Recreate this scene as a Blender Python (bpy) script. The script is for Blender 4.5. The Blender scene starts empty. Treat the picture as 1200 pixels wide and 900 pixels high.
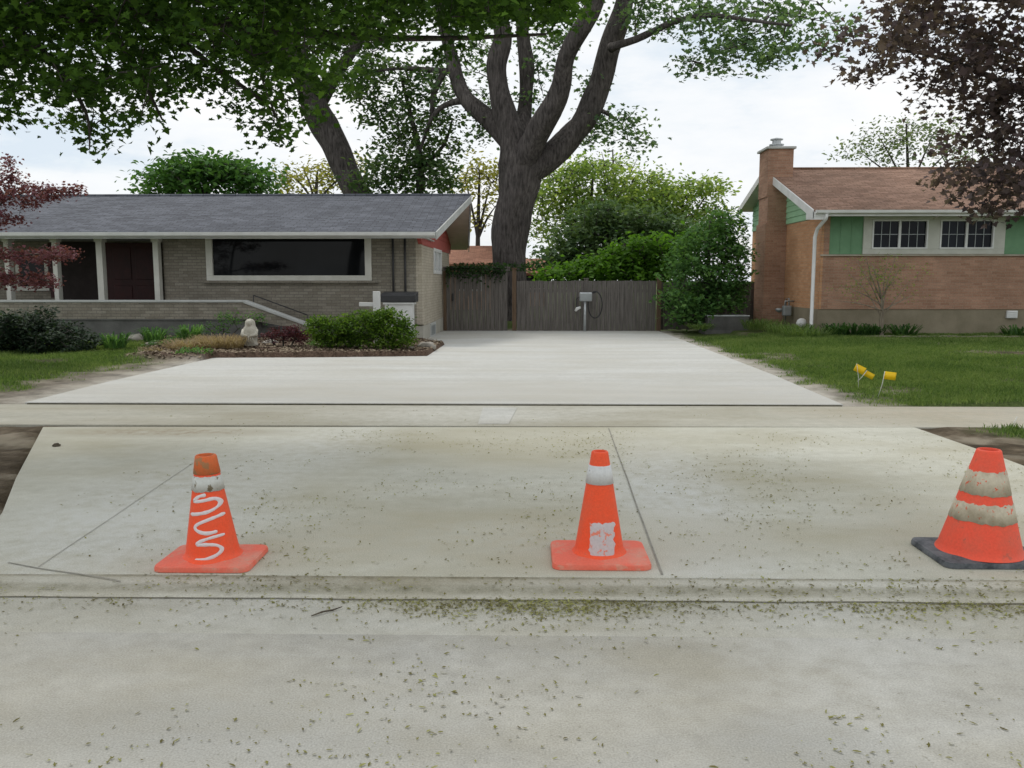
import bpy, math, random
import numpy as np
from mathutils import Vector, Matrix, Euler, noise as mnoise

R = math.radians
rng = random.Random(7)
nr = np.random.default_rng(11)
S = bpy.context.scene
COL = S.collection
F = 1000.0                      # focal length for a 1200 px wide frame
CAM = Vector((0, 0, 1.5))
PITCH = math.atan(122 / F); YAW = math.atan(18 / F)
ROT = Euler((math.pi / 2 - PITCH, 0, YAW), 'XYZ').to_matrix()

def ray(px, py):
    return ROT @ Vector(((px - 600) / F, -(py - 450) / F, -1))
def P(px, py, Y):
    d = ray(px, py); return CAM + d * (Y / d.y)
def drive_z(y):
    return -0.15 * min(1, max(0, (y - 16) / 11.5))
def G(px, py, z=0.0):
    d = ray(px, py); p = CAM + d * ((z - CAM.z) / d.z)
    return p
def GD(px, py):
    z = 0
    for _ in range(8):
        p = G(px, py, z); z = drive_z(p.y)
    return p

# ------------------------------------------------------------------ materials
def new_mat(name):
    m = bpy.data.materials.new(name); m.use_nodes = True
    nt = m.node_tree; nt.nodes.clear()
    out = nt.nodes.new('ShaderNodeOutputMaterial')
    b = nt.nodes.new('ShaderNodeBsdfPrincipled')
    nt.links.new(b.outputs[0], out.inputs[0])
    return m, nt, b, out
def N(nt, t, **kw):
    n = nt.nodes.new(t)
    for k, v in kw.items():
        if k in n.inputs.keys() if isinstance(k, str) else False: n.inputs[k].default_value = v
        else: setattr(n, k, v)
    return n
def coords(nt, scale=(1, 1, 1)):
    tc = nt.nodes.new('ShaderNodeTexCoord'); mp = nt.nodes.new('ShaderNodeMapping')
    mp.inputs['Scale'].default_value = scale
    nt.links.new(tc.outputs['Object'], mp.inputs[0]); return mp.outputs[0]
def noise_n(nt, vec, scale, detail=4, rough=.55):
    n = nt.nodes.new('ShaderNodeTexNoise'); n.inputs['Scale'].default_value = scale
    n.inputs['Detail'].default_value = detail; n.inputs['Roughness'].default_value = rough
    if vec is not None: nt.links.new(vec, n.inputs['Vector'])
    return n.outputs['Fac']
def ramp(nt, fac, stops):
    r = nt.nodes.new('ShaderNodeValToRGB'); e = r.color_ramp.elements
    while len(e) < len(stops): e.new(.5)
    for el, (p, c) in zip(e, stops):
        el.position = p; el.color = (*c, 1) if len(c) == 3 else c
    nt.links.new(fac, r.inputs[0]); return r.outputs[0]
def mix(nt, fac, a, b, mode='MIX'):
    m = nt.nodes.new('ShaderNodeMix'); m.data_type = 'RGBA'; m.blend_type = mode
    for s, v in ((m.inputs[0], fac), (m.inputs[6], a), (m.inputs[7], b)):
        if hasattr(v, 'is_linked') or hasattr(v, 'node'): nt.links.new(v, s)
        elif isinstance(v, (int, float)): s.default_value = v
        else: s.default_value = (*v, 1)
    return m.outputs[2]
def math_n(nt, op, a, b=0.0, clamp=False):
    m = nt.nodes.new('ShaderNodeMath'); m.operation = op; m.use_clamp = clamp
    for i, v in enumerate((a, b)):
        if hasattr(v, 'node'): nt.links.new(v, m.inputs[i])
        else: m.inputs[i].default_value = v
    return m.outputs[0]
def bump(nt, b, h, strength=.3, dist=.02):
    n = nt.nodes.new('ShaderNodeBump'); n.inputs['Strength'].default_value = strength
    n.inputs['Distance'].default_value = dist
    nt.links.new(h, n.inputs['Height']); nt.links.new(n.outputs[0], b.inputs['Normal'])

def pm(name, c1, c2, scale=6, rough=.7, bmp=.2, stretch=(1, 1, 1), fine=60, spec=.3, metal=0):
    """generic mottled surface: two colours mixed by coarse + fine noise"""
    m, nt, b, _ = new_mat(name)
    v = coords(nt, stretch)
    n1 = noise_n(nt, v, scale, 5); n2 = noise_n(nt, v, fine, 3)
    f = math_n(nt, 'ADD', math_n(nt, 'MULTIPLY', n1, .7), math_n(nt, 'MULTIPLY', n2, .3))
    c = ramp(nt, f, [(.36, c1), (.64, c2)])
    nt.links.new(c, b.inputs['Base Color'])
    b.inputs['Roughness'].default_value = rough; b.inputs['Metallic'].default_value = metal
    b.inputs['Specular IOR Level'].default_value = spec
    if bmp: bump(nt, b, f, bmp, .01)
    return m

def concrete(name, lo, hi, dust, dustamt, streak=(.35, 2.2, 1), crack=0.0, zones=()):
    m, nt, b, _ = new_mat(name)
    v = coords(nt); vs = coords(nt, streak)
    n1 = noise_n(nt, vs, 1.1, 6, .6); n2 = noise_n(nt, v, 9, 6, .7); n3 = noise_n(nt, v, 140, 2)
    f = math_n(nt, 'ADD', math_n(nt, 'MULTIPLY', n1, .55), math_n(nt, 'MULTIPLY', n2, .45))
    c = ramp(nt, f, [(.33, lo), (.66, hi)])
    nd = noise_n(nt, coords(nt, (.6, 1.1, 1)), .8, 7, .62)
    df = ramp(nt, nd, [(.40, (0, 0, 0)), (.66, (dustamt,) * 3)])
    c = mix(nt, df, c, dust)
    # dirt or pale wear in given places: (x, y, rx, ry, colour, amount)
    tc = nt.nodes.new('ShaderNodeTexCoord'); sep = nt.nodes.new('ShaderNodeSeparateXYZ')
    nt.links.new(tc.outputs['Object'], sep.inputs[0])
    for (x, y, rx, ry, colr, amt) in zones:
        dx = math_n(nt, 'DIVIDE', math_n(nt, 'SUBTRACT', sep.outputs[0], x), rx)
        dy = math_n(nt, 'DIVIDE', math_n(nt, 'SUBTRACT', sep.outputs[1], y), ry)
        d = math_n(nt, 'ADD', math_n(nt, 'MULTIPLY', dx, dx), math_n(nt, 'MULTIPLY', dy, dy))
        g = math_n(nt, 'SUBTRACT', 1.0, d, True)
        nz = math_n(nt, 'MULTIPLY', math_n(nt, 'SUBTRACT', n2, .25, True), 2.4)
        g = math_n(nt, 'MULTIPLY', math_n(nt, 'MULTIPLY', g, nz), amt, True)
        c = mix(nt, g, c, colr)
    sp = ramp(nt, n3, [(.3, (.78,) * 3), (.7, (1.10,) * 3)])
    c = mix(nt, 1.0, c, sp, 'MULTIPLY')
    # dark specks
    sk = noise_n(nt, v, 34, 3, .5)
    c = mix(nt, ramp(nt, sk, [(.70, (0, 0, 0)), (.76, (.45,) * 3)]), c, (.16, .15, .11))
    nt.links.new(c, b.inputs['Base Color'])
    b.inputs['Roughness'].default_value = .85; b.inputs['Specular IOR Level'].default_value = .25
    h = math_n(nt, 'ADD', n3, math_n(nt, 'MULTIPLY', n2, .6))
    bump(nt, b, h, .25, .006)
    return m

def brick(name, c1, c2, mortar, bw=.24, bh=.075, rough=.85, stain=.25):
    m, nt, b, _ = new_mat(name)
    tc = nt.nodes.new('ShaderNodeTexCoord'); sep = nt.nodes.new('ShaderNodeSeparateXYZ')
    nt.links.new(tc.outputs['Object'], sep.inputs[0])
    u = math_n(nt, 'ADD', sep.outputs[0], sep.outputs[1])
    cb = nt.nodes.new('ShaderNodeCombineXYZ'); nt.links.new(u, cb.inputs[0]); nt.links.new(sep.outputs[2], cb.inputs[1])
    bt = nt.nodes.new('ShaderNodeTexBrick')
    bt.inputs['Scale'].default_value = 1; bt.inputs['Brick Width'].default_value = bw
    bt.inputs['Row Height'].default_value = bh; bt.inputs['Mortar Size'].default_value = .007
    bt.inputs['Mortar Smooth'].default_value = .3; bt.inputs['Bias'].default_value = 0
    bt.inputs['Color1'].default_value = (*c1, 1); bt.inputs['Color2'].default_value = (*c2, 1)
    bt.inputs['Mortar'].default_value = (*mortar, 1)
    nt.links.new(cb.outputs[0], bt.inputs['Vector'])
    n1 = noise_n(nt, tc.outputs['Object'], 1.3, 6, .6); n2 = noise_n(nt, tc.outputs['Object'], 25, 4)
    c = mix(nt, 1.0, bt.outputs[0], ramp(nt, n1, [(.3, (1 - stain,) * 3), (.7, (1.1,) * 3)]), 'MULTIPLY')
    c = mix(nt, 1.0, c, ramp(nt, n2, [(.3, (.85,) * 3), (.7, (1.1,) * 3)]), 'MULTIPLY')
    nt.links.new(c, b.inputs['Base Color']); b.inputs['Roughness'].default_value = rough
    b.inputs['Specular IOR Level'].default_value = .2
    bump(nt, b, math_n(nt, 'SUBTRACT', n2, math_n(nt, 'MULTIPLY', bt.outputs['Fac'], 1.5)), .5, .006)
    return m

def shingle(name, c1, c2, gap, stain=.3):
    m, nt, b, _ = new_mat(name)
    tc = nt.nodes.new('ShaderNodeTexCoord')
    bt = nt.nodes.new('ShaderNodeTexBrick'); bt.inputs['Scale'].default_value = 1
    bt.inputs['Brick Width'].default_value = .33; bt.inputs['Row Height'].default_value = .14
    bt.inputs['Mortar Size'].default_value = .008; bt.inputs['Mortar Smooth'].default_value = .2
    bt.offset = .37
    bt.inputs['Color1'].default_value = (*c1, 1); bt.inputs['Color2'].default_value = (*c2, 1)
    bt.inputs['Mortar'].default_value = (*gap, 1)
    nt.links.new(tc.outputs['Object'], bt.inputs['Vector'])
    n1 = noise_n(nt, tc.outputs['Object'], .9, 6, .6); n2 = noise_n(nt, coords(nt, (1, 2.5, 1)), 7, 5, .7)
    n3 = noise_n(nt, tc.outputs['Object'], 160, 2)
    c = mix(nt, 1.0, bt.outputs[0], ramp(nt, n1, [(.3, (1 - stain,) * 3), (.7, (1.12,) * 3)]), 'MULTIPLY')
    c = mix(nt, 1.0, c, ramp(nt, n2, [(.3, (.7,) * 3), (.7, (1.25,) * 3)]), 'MULTIPLY')
    c = mix(nt, 1.0, c, ramp(nt, n3, [(.3, (.75,) * 3), (.7, (1.2,) * 3)]), 'MULTIPLY')
    nt.links.new(c, b.inputs['Base Color']); b.inputs['Roughness'].default_value = .9
    b.inputs['Specular IOR Level'].default_value = .2
    bump(nt, b, math_n(nt, 'SUBTRACT', n3, math_n(nt, 'MULTIPLY', bt.outputs['Fac'], 2)), .5, .008)
    return m

def foliage(name, dark, midc, light, transl=.35, clump=1.2, rough=.65):
    m, nt, b, out = new_mat(name)
    geo = nt.nodes.new('ShaderNodeNewGeometry'); tc = nt.nodes.new('ShaderNodeTexCoord')
    n1 = noise_n(nt, tc.outputs['Object'], clump, 3, .6)
    f = math_n(nt, 'ADD', math_n(nt, 'MULTIPLY', geo.outputs['Random Per Island'], .5), math_n(nt, 'MULTIPLY', math_n(nt, 'SUBTRACT', n1, .25), 1.0), True)
    c = ramp(nt, f, [(.12, dark), (.5, midc), (.9, light)])
    nt.links.new(c, b.inputs['Base Color']); b.inputs['Roughness'].default_value = rough
    b.inputs['Specular IOR Level'].default_value = .12
    tr = nt.nodes.new('ShaderNodeBsdfTranslucent')
    nt.links.new(mix(nt, 1.0, c, (1.3, 1.35, .7), 'MULTIPLY'), tr.inputs[0])
    ms = nt.nodes.new('ShaderNodeMixShader'); ms.inputs[0].default_value = transl
    nt.links.new(b.outputs[0], ms.inputs[1]); nt.links.new(tr.outputs[0], ms.inputs[2])
    nt.links.new(ms.outputs[0], out.inputs[0])
    return m

def bark(name, c1, c2, scale=9):
    m, nt, b, _ = new_mat(name)
    v = coords(nt, (1, 1, .16)); n1 = noise_n(nt, v, scale, 7, .7); n2 = noise_n(nt, coords(nt), 1.2, 3)
    c = ramp(nt, n1, [(.35, c1), (.65, c2)])
    c = mix(nt, 1.0, c, ramp(nt, n2, [(.3, (.7,) * 3), (.7, (1.2,) * 3)]), 'MULTIPLY')
    nt.links.new(c, b.inputs['Base Color']); b.inputs['Roughness'].default_value = .95
    b.inputs['Specular IOR Level'].default_value = .15
    bump(nt, b, n1, 1.0, .06)
    return m

def paint_worn(name, base, under, thr=.6, scale=22, rough=.6, grime=(.25, .22, .18), grimeamt=.3):
    """paint that is chipped through to what is under it, with some grime"""
    m, nt, b, _ = new_mat(name)
    v = coords(nt); n1 = noise_n(nt, v, scale, 5, .65); n2 = noise_n(nt, v, 7, 5, .6); n3 = noise_n(nt, v, 90, 3)
    c = mix(nt, ramp(nt, n1, [(thr, (0, 0, 0)), (thr + .03, (1, 1, 1))]), base, under)
    c = mix(nt, ramp(nt, n2, [(.45, (0, 0, 0)), (.75, (grimeamt,) * 3)]), c, grime)
    c = mix(nt, 1.0, c, ramp(nt, n3, [(.3, (.92,) * 3), (.7, (1.05,) * 3)]), 'MULTIPLY')
    nt.links.new(c, b.inputs['Base Color']); b.inputs['Roughness'].default_value = rough
    b.inputs['Specular IOR Level'].default_value = .3
    bump(nt, b, n2, .15, .006)
    return m

def glass_dark(name, c=(.006, .007, .008), spec=.16, rough=.04):
    m, nt, b, _ = new_mat(name)
    n = noise_n(nt, coords(nt), .7, 2)
    nt.links.new(ramp(nt, n, [(.4, c), (.7, tuple(x * 2.2 for x in c))]), b.inputs['Base Color'])
    b.inputs['Roughness'].default_value = rough; b.inputs['Specular IOR Level'].default_value = spec
    bump(nt, b, n, .02, .02)
    return m

M = {}
Y_C0 = G(600, 676).y
M['drive'] = concrete('driveway_concrete', (.47, .47, .44), (.63, .63, .595), (.46, .44, .375), .55, (.10, 2.2, 1),
    zones=[(-1, 11.3, 7, 1.5, (.47, .44, .37), .45), (2.6, 10.6, 1.6, .6, (.42, .40, .34), .5)])
M['walk'] = concrete('sidewalk_concrete', (.367, .356, .292), (.529, .513, .437), (.324, .297, .216), .65, (.3, 2, 1),
    zones=[(-.6, 9.5, 2.2, .9, (.62, .62, .58), .55), (5.2, 9.6, 2.6, 1.2, (.50, .42, .31), .5)])
M['apron'] = concrete('apron_concrete', (.445, .435, .355), (.609, .604, .525), (.408, .376, .265), .75, (.5, 1.4, 1),
    zones=[(-2.5, 5.4, 1.0, 2.0, (.62, .625, .585), .9), (-1.9, 7.6, .8, 1.6, (.62, .625, .585), .7), (1.0, 5.9, .6, 2.6, (.62, .625, .59), .9),
           (-3.6, 8.3, 1.4, .35, (.27, .22, .14), .9), (.1, 4.9, 2.0, .7, (.42, .375, .26), .7), (3.0, 5.2, 1.2, .8, (.43, .38, .27), .6),
           (-.1, 7.6, 1.6, 1.2, (.40, .37, .265), .5)])
M['curb'] = concrete('curb_concrete', (.424, .413, .345), (.572, .562, .493), (.318, .286, .196), .8, (.3, 3, 1),
    zones=[(0, 4.02, 6, .08, (.16, .15, .09), .8), (-.9, 4.2, 1.5, .16, (.24, .21, .135), .9), (1.6, 4.25, 1.4, .12, (.28, .25, .17), .7), (0, Y_C0, 6, .035, (.17, .155, .10), .8)])
M['gutter'] = concrete('gutter_concrete', (.360, .355, .307), (.530, .525, .472), (.286, .260, .175), .6, (.3, 2.5, 1),
    zones=[(.2, 3.98, 1.2, .28, (.23, .22, .12), .8), (2.3, 3.95, 1.2, .2, (.25, .23, .14), .7)])
M['road'] = concrete('road_surface', (.308, .302, .270), (.481, .475, .432), (.313, .286, .205), .6, (.45, 1.5, 1),
    zones=[(1.2, 3.3, .5, .9, (.50, .50, .47), .5), (-1.0, 2.7, 1.0, .35, (.24, .245, .23), .4), (.9, 2.6, .4, .3, (.24, .245, .23), .5)])
M['joint'] = pm('joint_dark', (.05, .045, .03), (.12, .11, .07), 14, .95, 0)
M['sawcut'] = pm('sawcut_grey', (.22, .21, .175), (.32, .31, .27), 14, .95, 0)
M['brick_tan'] = brick('brick_tan', (.246, .218, .174), (.336, .308, .252), (.190, .174, .146))
M['brick_tan_lit'] = brick('brick_tan_lit', (.43, .38, .30), (.50, .45, .36), (.36, .32, .26), stain=.12)  # tan brick lightened: sunlight on the side wall put into the colour
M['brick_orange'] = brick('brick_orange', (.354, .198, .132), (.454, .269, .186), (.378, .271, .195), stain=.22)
M['brick_lit'] = brick('brick_orange_lit', (.497, .254, .130), (.594, .335, .189), (.454, .302, .194), stain=.12)  # sunlit copy of the orange brick, brighter and warmer for the gable wall
M['roof_grey'] = shingle('shingle_grey', (.089, .095, .112), (.140, .149, .173), (.038, .039, .045), .2)
M['roof_brown'] = shingle('shingle_brown', (.240, .142, .098), (.348, .216, .156), (.120, .072, .050), .25)
M['roof_red'] = shingle('shingle_red', (.30, .14, .09), (.40, .20, .13), (.15, .07, .05))
M['white_trim'] = pm('white_trim', (.62, .62, .60), (.74, .74, .72), 3, .5, .05)
M['grey_trim'] = pm('grey_trim', (.42, .43, .41), (.53, .54, .52), 3, .5, .05)
M['cream_trim'] = pm('cream_trim', (.56, .55, .49), (.68, .67, .61), 3, .55, .05)
M['soffit_brown'] = pm('soffit_brown', (.60, .53, .46), (.70, .62, .55), 4, .7, .1, (1, 1, 1))
M['red_siding'] = pm('red_siding', (.34, .06, .05), (.45, .10, .08), 4, .6, .1)
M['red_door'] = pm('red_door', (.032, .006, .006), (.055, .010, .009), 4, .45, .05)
M['porch_shade'] = pm('porch_shade', (.018, .012, .011), (.032, .022, .02), 4, .7, .05)
M['found_grey'] = pm('foundation_grey', (.098, .098, .092), (.161, .159, .149), 3, .9, .3)
M['found_tan'] = pm('foundation_tan', (.20, .17, .115), (.28, .24, .17), 2, .9, .3)
M['green_siding'] = pm('green_siding', (.30, .52, .31), (.36, .60, .37), 3, .6, .08)
M['green_panel'] = pm('green_panel', (.125, .25, .135), (.165, .31, .175), 3, .6, .08)
M['glass'] = glass_dark('dark_glass')
M['glass_blue'] = glass_dark('dark_glass_blue', (.006, .008, .012), .13)
M['metal_grey'] = pm('metal_grey', (.26, .28, .28), (.36, .38, .38), 4, .45, .05, metal=.4)
M['metal_dark'] = pm('metal_dark', (.035, .035, .037), (.06, .06, .062), 4, .5, .05)
M['galv'] = pm('galvanised', (.42, .44, .45), (.56, .58, .59), 8, .4, .05, metal=.6)
M['fence_wood'] = pm('fence_wood', (.084, .075, .067), (.185, .168, .153), 3, .9, .6, (9, 9, .5), 30)
M['post_wood'] = pm('post_wood', (.10, .066, .042), (.17, .115, .075), 4, .9, .5, (6, 6, .5), 30)
M['black_rubber'] = pm('black_rubber', (.018, .018, .02), (.05, .05, .052), 7, .65, .2)
M['cone_base_black'] = pm('cone_base_black', (.045, .052, .058), (.16, .17, .18), 9, .7, .3)
ORANGE = (.90, .098, .03)
M['cone_orange'] = paint_worn('cone_orange', ORANGE, (.70, .10, .05), .66, 14, .5, (.55, .16, .09), .35)
M['cone_orange_old'] = paint_worn('cone_orange_old', (.86, .10, .05), (.62, .10, .06), .64, 14, .55, (.45, .16, .10), .4)
M['cone_tip_dirty'] = paint_worn('cone_tip_dirty', (.66, .13, .03), (.38, .17, .07), .55, 12, .6, (.25, .20, .10), .55)
M['cone_base'] = paint_worn('cone_base_orange', (.80, .16, .10), (.70, .25, .17), .6, 12, .6, (.60, .36, .27), .65)
M['cone_white'] = paint_worn('cone_white', (.66, .67, .66), (.42, .42, .42), .68, 12, .5, (.36, .35, .31), .35)
M['cone_white_dirty'] = paint_worn('cone_white_dirty', (.58, .59, .55), (.20, .17, .11), .60, 12, .6, (.30, .28, .2), .5)
M['cone_band_worn'] = paint_worn('cone_band_worn', (.55, .49, .37), (.70, .11, .05), .60, 30, .6, (.27, .22, .14), .9)
M['patch_white'] = paint_worn('patch_white', (.58, .53, .53), (.78, .24, .16), .565, 24, .6, (.5, .46, .46), .3)
M['spray_white'] = paint_worn('spray_white', (.72, .66, .66), (.76, .30, .22), .70, 18, .6, (.6, .5, .5), .3)
M['stone_cream'] = pm('statue_stone', (.40, .38, .31), (.58, .55, .47), 9, .9, .4)
M['rock'] = pm('garden_rock', (.22, .20, .17), (.40, .37, .32), 5, .95, .7)
M['edging_stone'] = pm('ledge_stone', (.36, .32, .25), (.46, .42, .34), 5, .8, .2)
M['casing_stone'] = pm('casing_paint', (.46, .46, .40), (.56, .56, .50), 3, .6, .05)
M['patch_concrete'] = concrete('patch_concrete', (.47, .47, .435), (.62, .62, .58), (.42, .40, .34), .6)
M['flag_yellow'] = pm('flag_yellow', (.90, .55, .012), (.92, .64, .02), 6, .5, .05)
M['wire_pale'] = pm('wire_pale', (.55, .55, .5), (.7, .7, .66), 6, .5, 0)
M['edging'] = pm('bed_edging', (.20, .17, .13), (.30, .26, .2), 6, .9, .4)
M['stick'] = pm('stick_bark', (.05, .04, .03), (.12, .10, .07), 10, .9, .3)
M['bark_big'] = bark('bark_big', (.040, .035, .033), (.145, .128, .119), 15)
M['bark_mid'] = bark('bark_mid', (.04, .035, .03), (.11, .10, .09), 9)
M['bark_pale'] = bark('bark_pale', (.20, .165, .12), (.36, .31, .24), 14)
M['lf_fore'] = foliage('leaves_fore', (.020, .046, .011), (.046, .098, .018), (.12, .225, .035), .48, .55)
M['lf_big'] = foliage('leaves_big', (.057, .109, .057), (.115, .190, .098), (.207, .310, .149), .45, .5)
M['lf_droop'] = foliage('leaves_droop', (.046, .092, .040), (.098, .167, .067), (.196, .276, .109), .42, .5)
M['lf_purple'] = foliage('leaves_purple', (.041, .034, .038), (.106, .076, .085), (.184, .144, .144), .38, .9)
M['lf_jap'] = foliage('leaves_japanese', (.10, .032, .042), (.19, .072, .09), (.30, .14, .155), .3, 1.5)
M['lf_round'] = foliage('leaves_round', (.036, .090, .026), (.078, .174, .048), (.138, .264, .074), .35, .6)
M['lf_yellow'] = foliage('leaves_yellow', (.12, .13, .03), (.28, .27, .075), (.45, .42, .14), .5, .5)
M['lf_olive'] = foliage('leaves_olive', (.10, .17, .05), (.23, .33, .095), (.44, .50, .17), .5, .35)
M['lf_conifer'] = foliage('leaves_conifer', (.045, .085, .04), (.10, .165, .072), (.19, .27, .11), .3, .7)
M['lf_bright'] = foliage('leaves_bright', (.045, .11, .014), (.10, .22, .028), (.18, .34, .05), .45, .7)
M['lf_cedar'] = foliage('leaves_cedar', (.043, .103, .033), (.106, .219, .068), (.206, .362, .106), .4, 1.2)
M['lf_sparse'] = foliage('leaves_sparse', (.10, .14, .085), (.18, .23, .14), (.28, .33, .21), .4, .5)
M['lf_yew'] = foliage('leaves_yew', (.03, .07, .010), (.085, .165, .02), (.20, .30, .045), .4, 2.5)
M['lf_juniper'] = foliage('leaves_juniper', (.008, .017, .010), (.026, .048, .028), (.085, .125, .07), .22, 3.0)
M['lf_red'] = foliage('leaves_redshrub', (.05, .012, .018), (.10, .03, .04), (.17, .06, .07), .3, 3)
M['lf_straw'] = foliage('leaves_straw', (.20, .145, .09), (.37, .28, .18), (.52, .42, .28), .35, 2)
M['lf_host'] = foliage('leaves_hosta', (.025, .06, .018), (.055, .125, .032), (.10, .19, .05), .35, 3)
M['lf_vine'] = foliage('leaves_vine', (.016, .035, .014), (.035, .075, .026), (.07, .13, .042), .35, 2)
M['grass'] = foliage('grass_blades', (.070, .125, .038), (.145, .225, .066), (.27, .33, .125), .4, .6, .7)
M['seeds'] = foliage('maple_keys', (.094, .077, .035), (.206, .194, .069), (.375, .388, .138), .3, 2)

# ------------------------------------------------------------------ builders
def tag(o, label=None, cat=None, group=None, kind=None):
    if label: o['label'] = label
    if cat: o['category'] = cat
    if group: o['group'] = group
    if kind: o['kind'] = kind
    return o
def thing(name, label, cat, loc, group=None):
    o = bpy.data.objects.new(name, None); COL.objects.link(o); o.location = loc
    o.empty_display_size = .2
    return tag(o, label, cat, group)
def origin(o):
    while o.parent: o = o.parent
    return Vector(o.location)

class MB:
    def __init__(s): s.v = []; s.f = []; s.m = []; s.mi = 0
    def add(s, vs, fs):
        n = len(s.v); s.v += [tuple(v) for v in vs]
        for f in fs: s.f.append(tuple(i + n for i in f)); s.m.append(s.mi)
        return s
    def box(s, x0, x1, y0, y1, z0, z1):
        vs = [(x, y, z) for z in (z0, z1) for y in (y0, y1) for x in (x0, x1)]
        return s.add(vs, [(0, 2, 3, 1), (4, 5, 7, 6), (0, 1, 5, 4), (2, 6, 7, 3), (0, 4, 6, 2), (1, 3, 7, 5)])
    def prism(s, poly, d):
        """polygon (list of 3D points) extruded by vector d"""
        n = len(poly); d = Vector(d); a = [Vector(p) for p in poly]; b = [p + d for p in a]
        fs = [tuple(range(n)), tuple(range(2 * n - 1, n - 1, -1))]
        fs += [(i, n + i, n + (i + 1) % n, (i + 1) % n) for i in range(n)]
        return s.add(a + b, fs)
    def tube(s, pts, radii, seg=8, wob=0.0, cap=True):
        pts = [Vector(p) for p in pts]; n = len(pts)
        if not hasattr(radii, '__len__'): radii = [radii] * n
        vs = []; up = Vector((0.31, .17, .93)).normalized()
        for i, p in enumerate(pts):
            t = (pts[min(i + 1, n - 1)] - pts[max(i - 1, 0)])
            if t.length < 1e-9: t = Vector((0, 0, 1))
            t.normalize()
            if i == 0:
                a = t.cross(up)
                if a.length < .1: a = t.cross(Vector((1, 0, 0)))
            else:
                a = a - t * a.dot(t)
                if a.length < 1e-6: a = t.cross(up)
            a.normalize(); b = t.cross(a)
            for k in range(seg):
                th = 2 * math.pi * k / seg; r = radii[i]
                if wob: r *= 1 + wob * mnoise.noise(Vector((p.x * 1.3 + math.cos(th) * 1.2, p.y + math.sin(th) * 1.2, p.z * .8)))
                vs.append(p + (a * math.cos(th) + b * math.sin(th)) * r)
        fs = [(i * seg + k, i * seg + (k + 1) % seg, (i + 1) * seg + (k + 1) % seg, (i + 1) * seg + k) for i in range(n - 1) for k in range(seg)]
        if cap: fs += [tuple(range(seg - 1, -1, -1)), tuple((n - 1) * seg + k for k in range(seg))]
        return s.add(vs, fs)
    def lathe(s, prof, c, seg=32, sx=1, sy=1, cap=True):
        c = Vector(c); n = len(prof)
        vs = [c + Vector((r * sx * math.cos(2 * math.pi * k / seg), r * sy * math.sin(2 * math.pi * k / seg), z)) for r, z in prof for k in range(seg)]
        fs = [(i * seg + k, i * seg + (k + 1) % seg, (i + 1) * seg + (k + 1) % seg, (i + 1) * seg + k) for i in range(n - 1) for k in range(seg)]
        if cap: fs += [tuple(range(seg - 1, -1, -1)), tuple((n - 1) * seg + k for k in range(seg))]
        return s.add(vs, fs)
    def build(s, name, mats, parent=None, smooth=False, bevel=0):
        me = bpy.data.meshes.new(name)
        off = origin(parent) if parent else Vector((0, 0, 0))
        me.from_pydata([(v[0] - off.x, v[1] - off.y, v[2] - off.z) for v in s.v], [], s.f)
        if not isinstance(mats, (list, tuple)): mats = [mats]
        for m in mats: me.materials.append(m)
        me.polygons.foreach_set('material_index', s.m)
        me.update()
        if smooth: me.polygons.foreach_set('use_smooth', [True] * len(me.polygons))
        o = bpy.data.objects.new(name, me); COL.objects.link(o)
        if parent: o.parent = parent
        if bevel:
            md = o.modifiers.new('bevel', 'BEVEL'); md.width = bevel; md.segments = 2; md.limit_method = 'ANGLE'; md.angle_limit = R(40)
        return o
def struct(name, mb, mat, smooth=False, bevel=0):
    return tag(mb.build(name, mat, None, smooth, bevel), kind='structure')

LEAF = {
 'maple': np.array([(0, -.5), (.10, -.30), (.36, -.34), (.30, -.10), (.52, .10), (.24, .12), (.17, .30), (0, .55), (-.17, .30), (-.24, .12), (-.52, .10), (-.30, -.10), (-.36, -.34), (-.10, -.30)]),
 'oval': np.array([(0, -.5), (.26, -.15), (.24, .2), (0, .55), (-.24, .2), (-.26, -.15)]),
 'spray': np.array([(0, -.5), (.12, -.2), (.34, -.1), (.15, .05), (.22, .3), (0, .55), (-.2, .25), (-.14, 0), (-.36, -.08), (-.12, -.2)]),
 'needle': np.array([(-.10, -.5), (.10, -.5), (.03, .5), (-.03, .5)]),
}
def leaf_cloud(name, pts, size, mat, parent, shape='oval', upbias=.9, dirs=None, var=.35, label=None):
    pts = np.asarray(pts, float); n = len(pts)
    off = np.array(origin(parent)) if parent else np.zeros(3)
    t2 = LEAF[shape]; k = len(t2)
    nrm = nr.normal(size=(n, 3)); nrm[:, 2] = np.abs(nrm[:, 2]) + upbias
    nrm /= np.linalg.norm(nrm, axis=1, keepdims=True)
    d = nr.normal(size=(n, 3)); d[:, 2] -= .5
    if dirs is not None: d = np.asarray(dirs) + d * .35
    d -= nrm * (d * nrm).sum(1, keepdims=True); d /= np.linalg.norm(d, axis=1, keepdims=True) + 1e-9
    s = np.cross(d, nrm)
    sz = size * (1 + var * nr.uniform(-1, 1, n))
    fold = np.abs(t2[:, 0]) * .35
    v = pts[:, None, :] - off + sz[:, None, None] * (t2[None, :, 0, None] * s[:, None, :] + t2[None, :, 1, None] * d[:, None, :] + fold[None, :, None] * nrm[:, None, :])
    me = bpy.data.meshes.new(name)
    me.vertices.add(n * k); me.vertices.foreach_set('co', v.reshape(-1))
    me.loops.add(n * k); me.loops.foreach_set('vertex_index', np.arange(n * k, dtype=np.int32))
    me.polygons.add(n); me.polygons.foreach_set('loop_start', np.arange(n, dtype=np.int32) * k)
    try: me.polygons.foreach_set('loop_total', np.full(n, k, dtype=np.int32))
    except Exception: pass
    me.materials.append(mat); me.update(calc_edges=True); me.validate()
    o = bpy.data.objects.new(name, me); COL.objects.link(o)
    if parent: o.parent = parent
    return o

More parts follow.
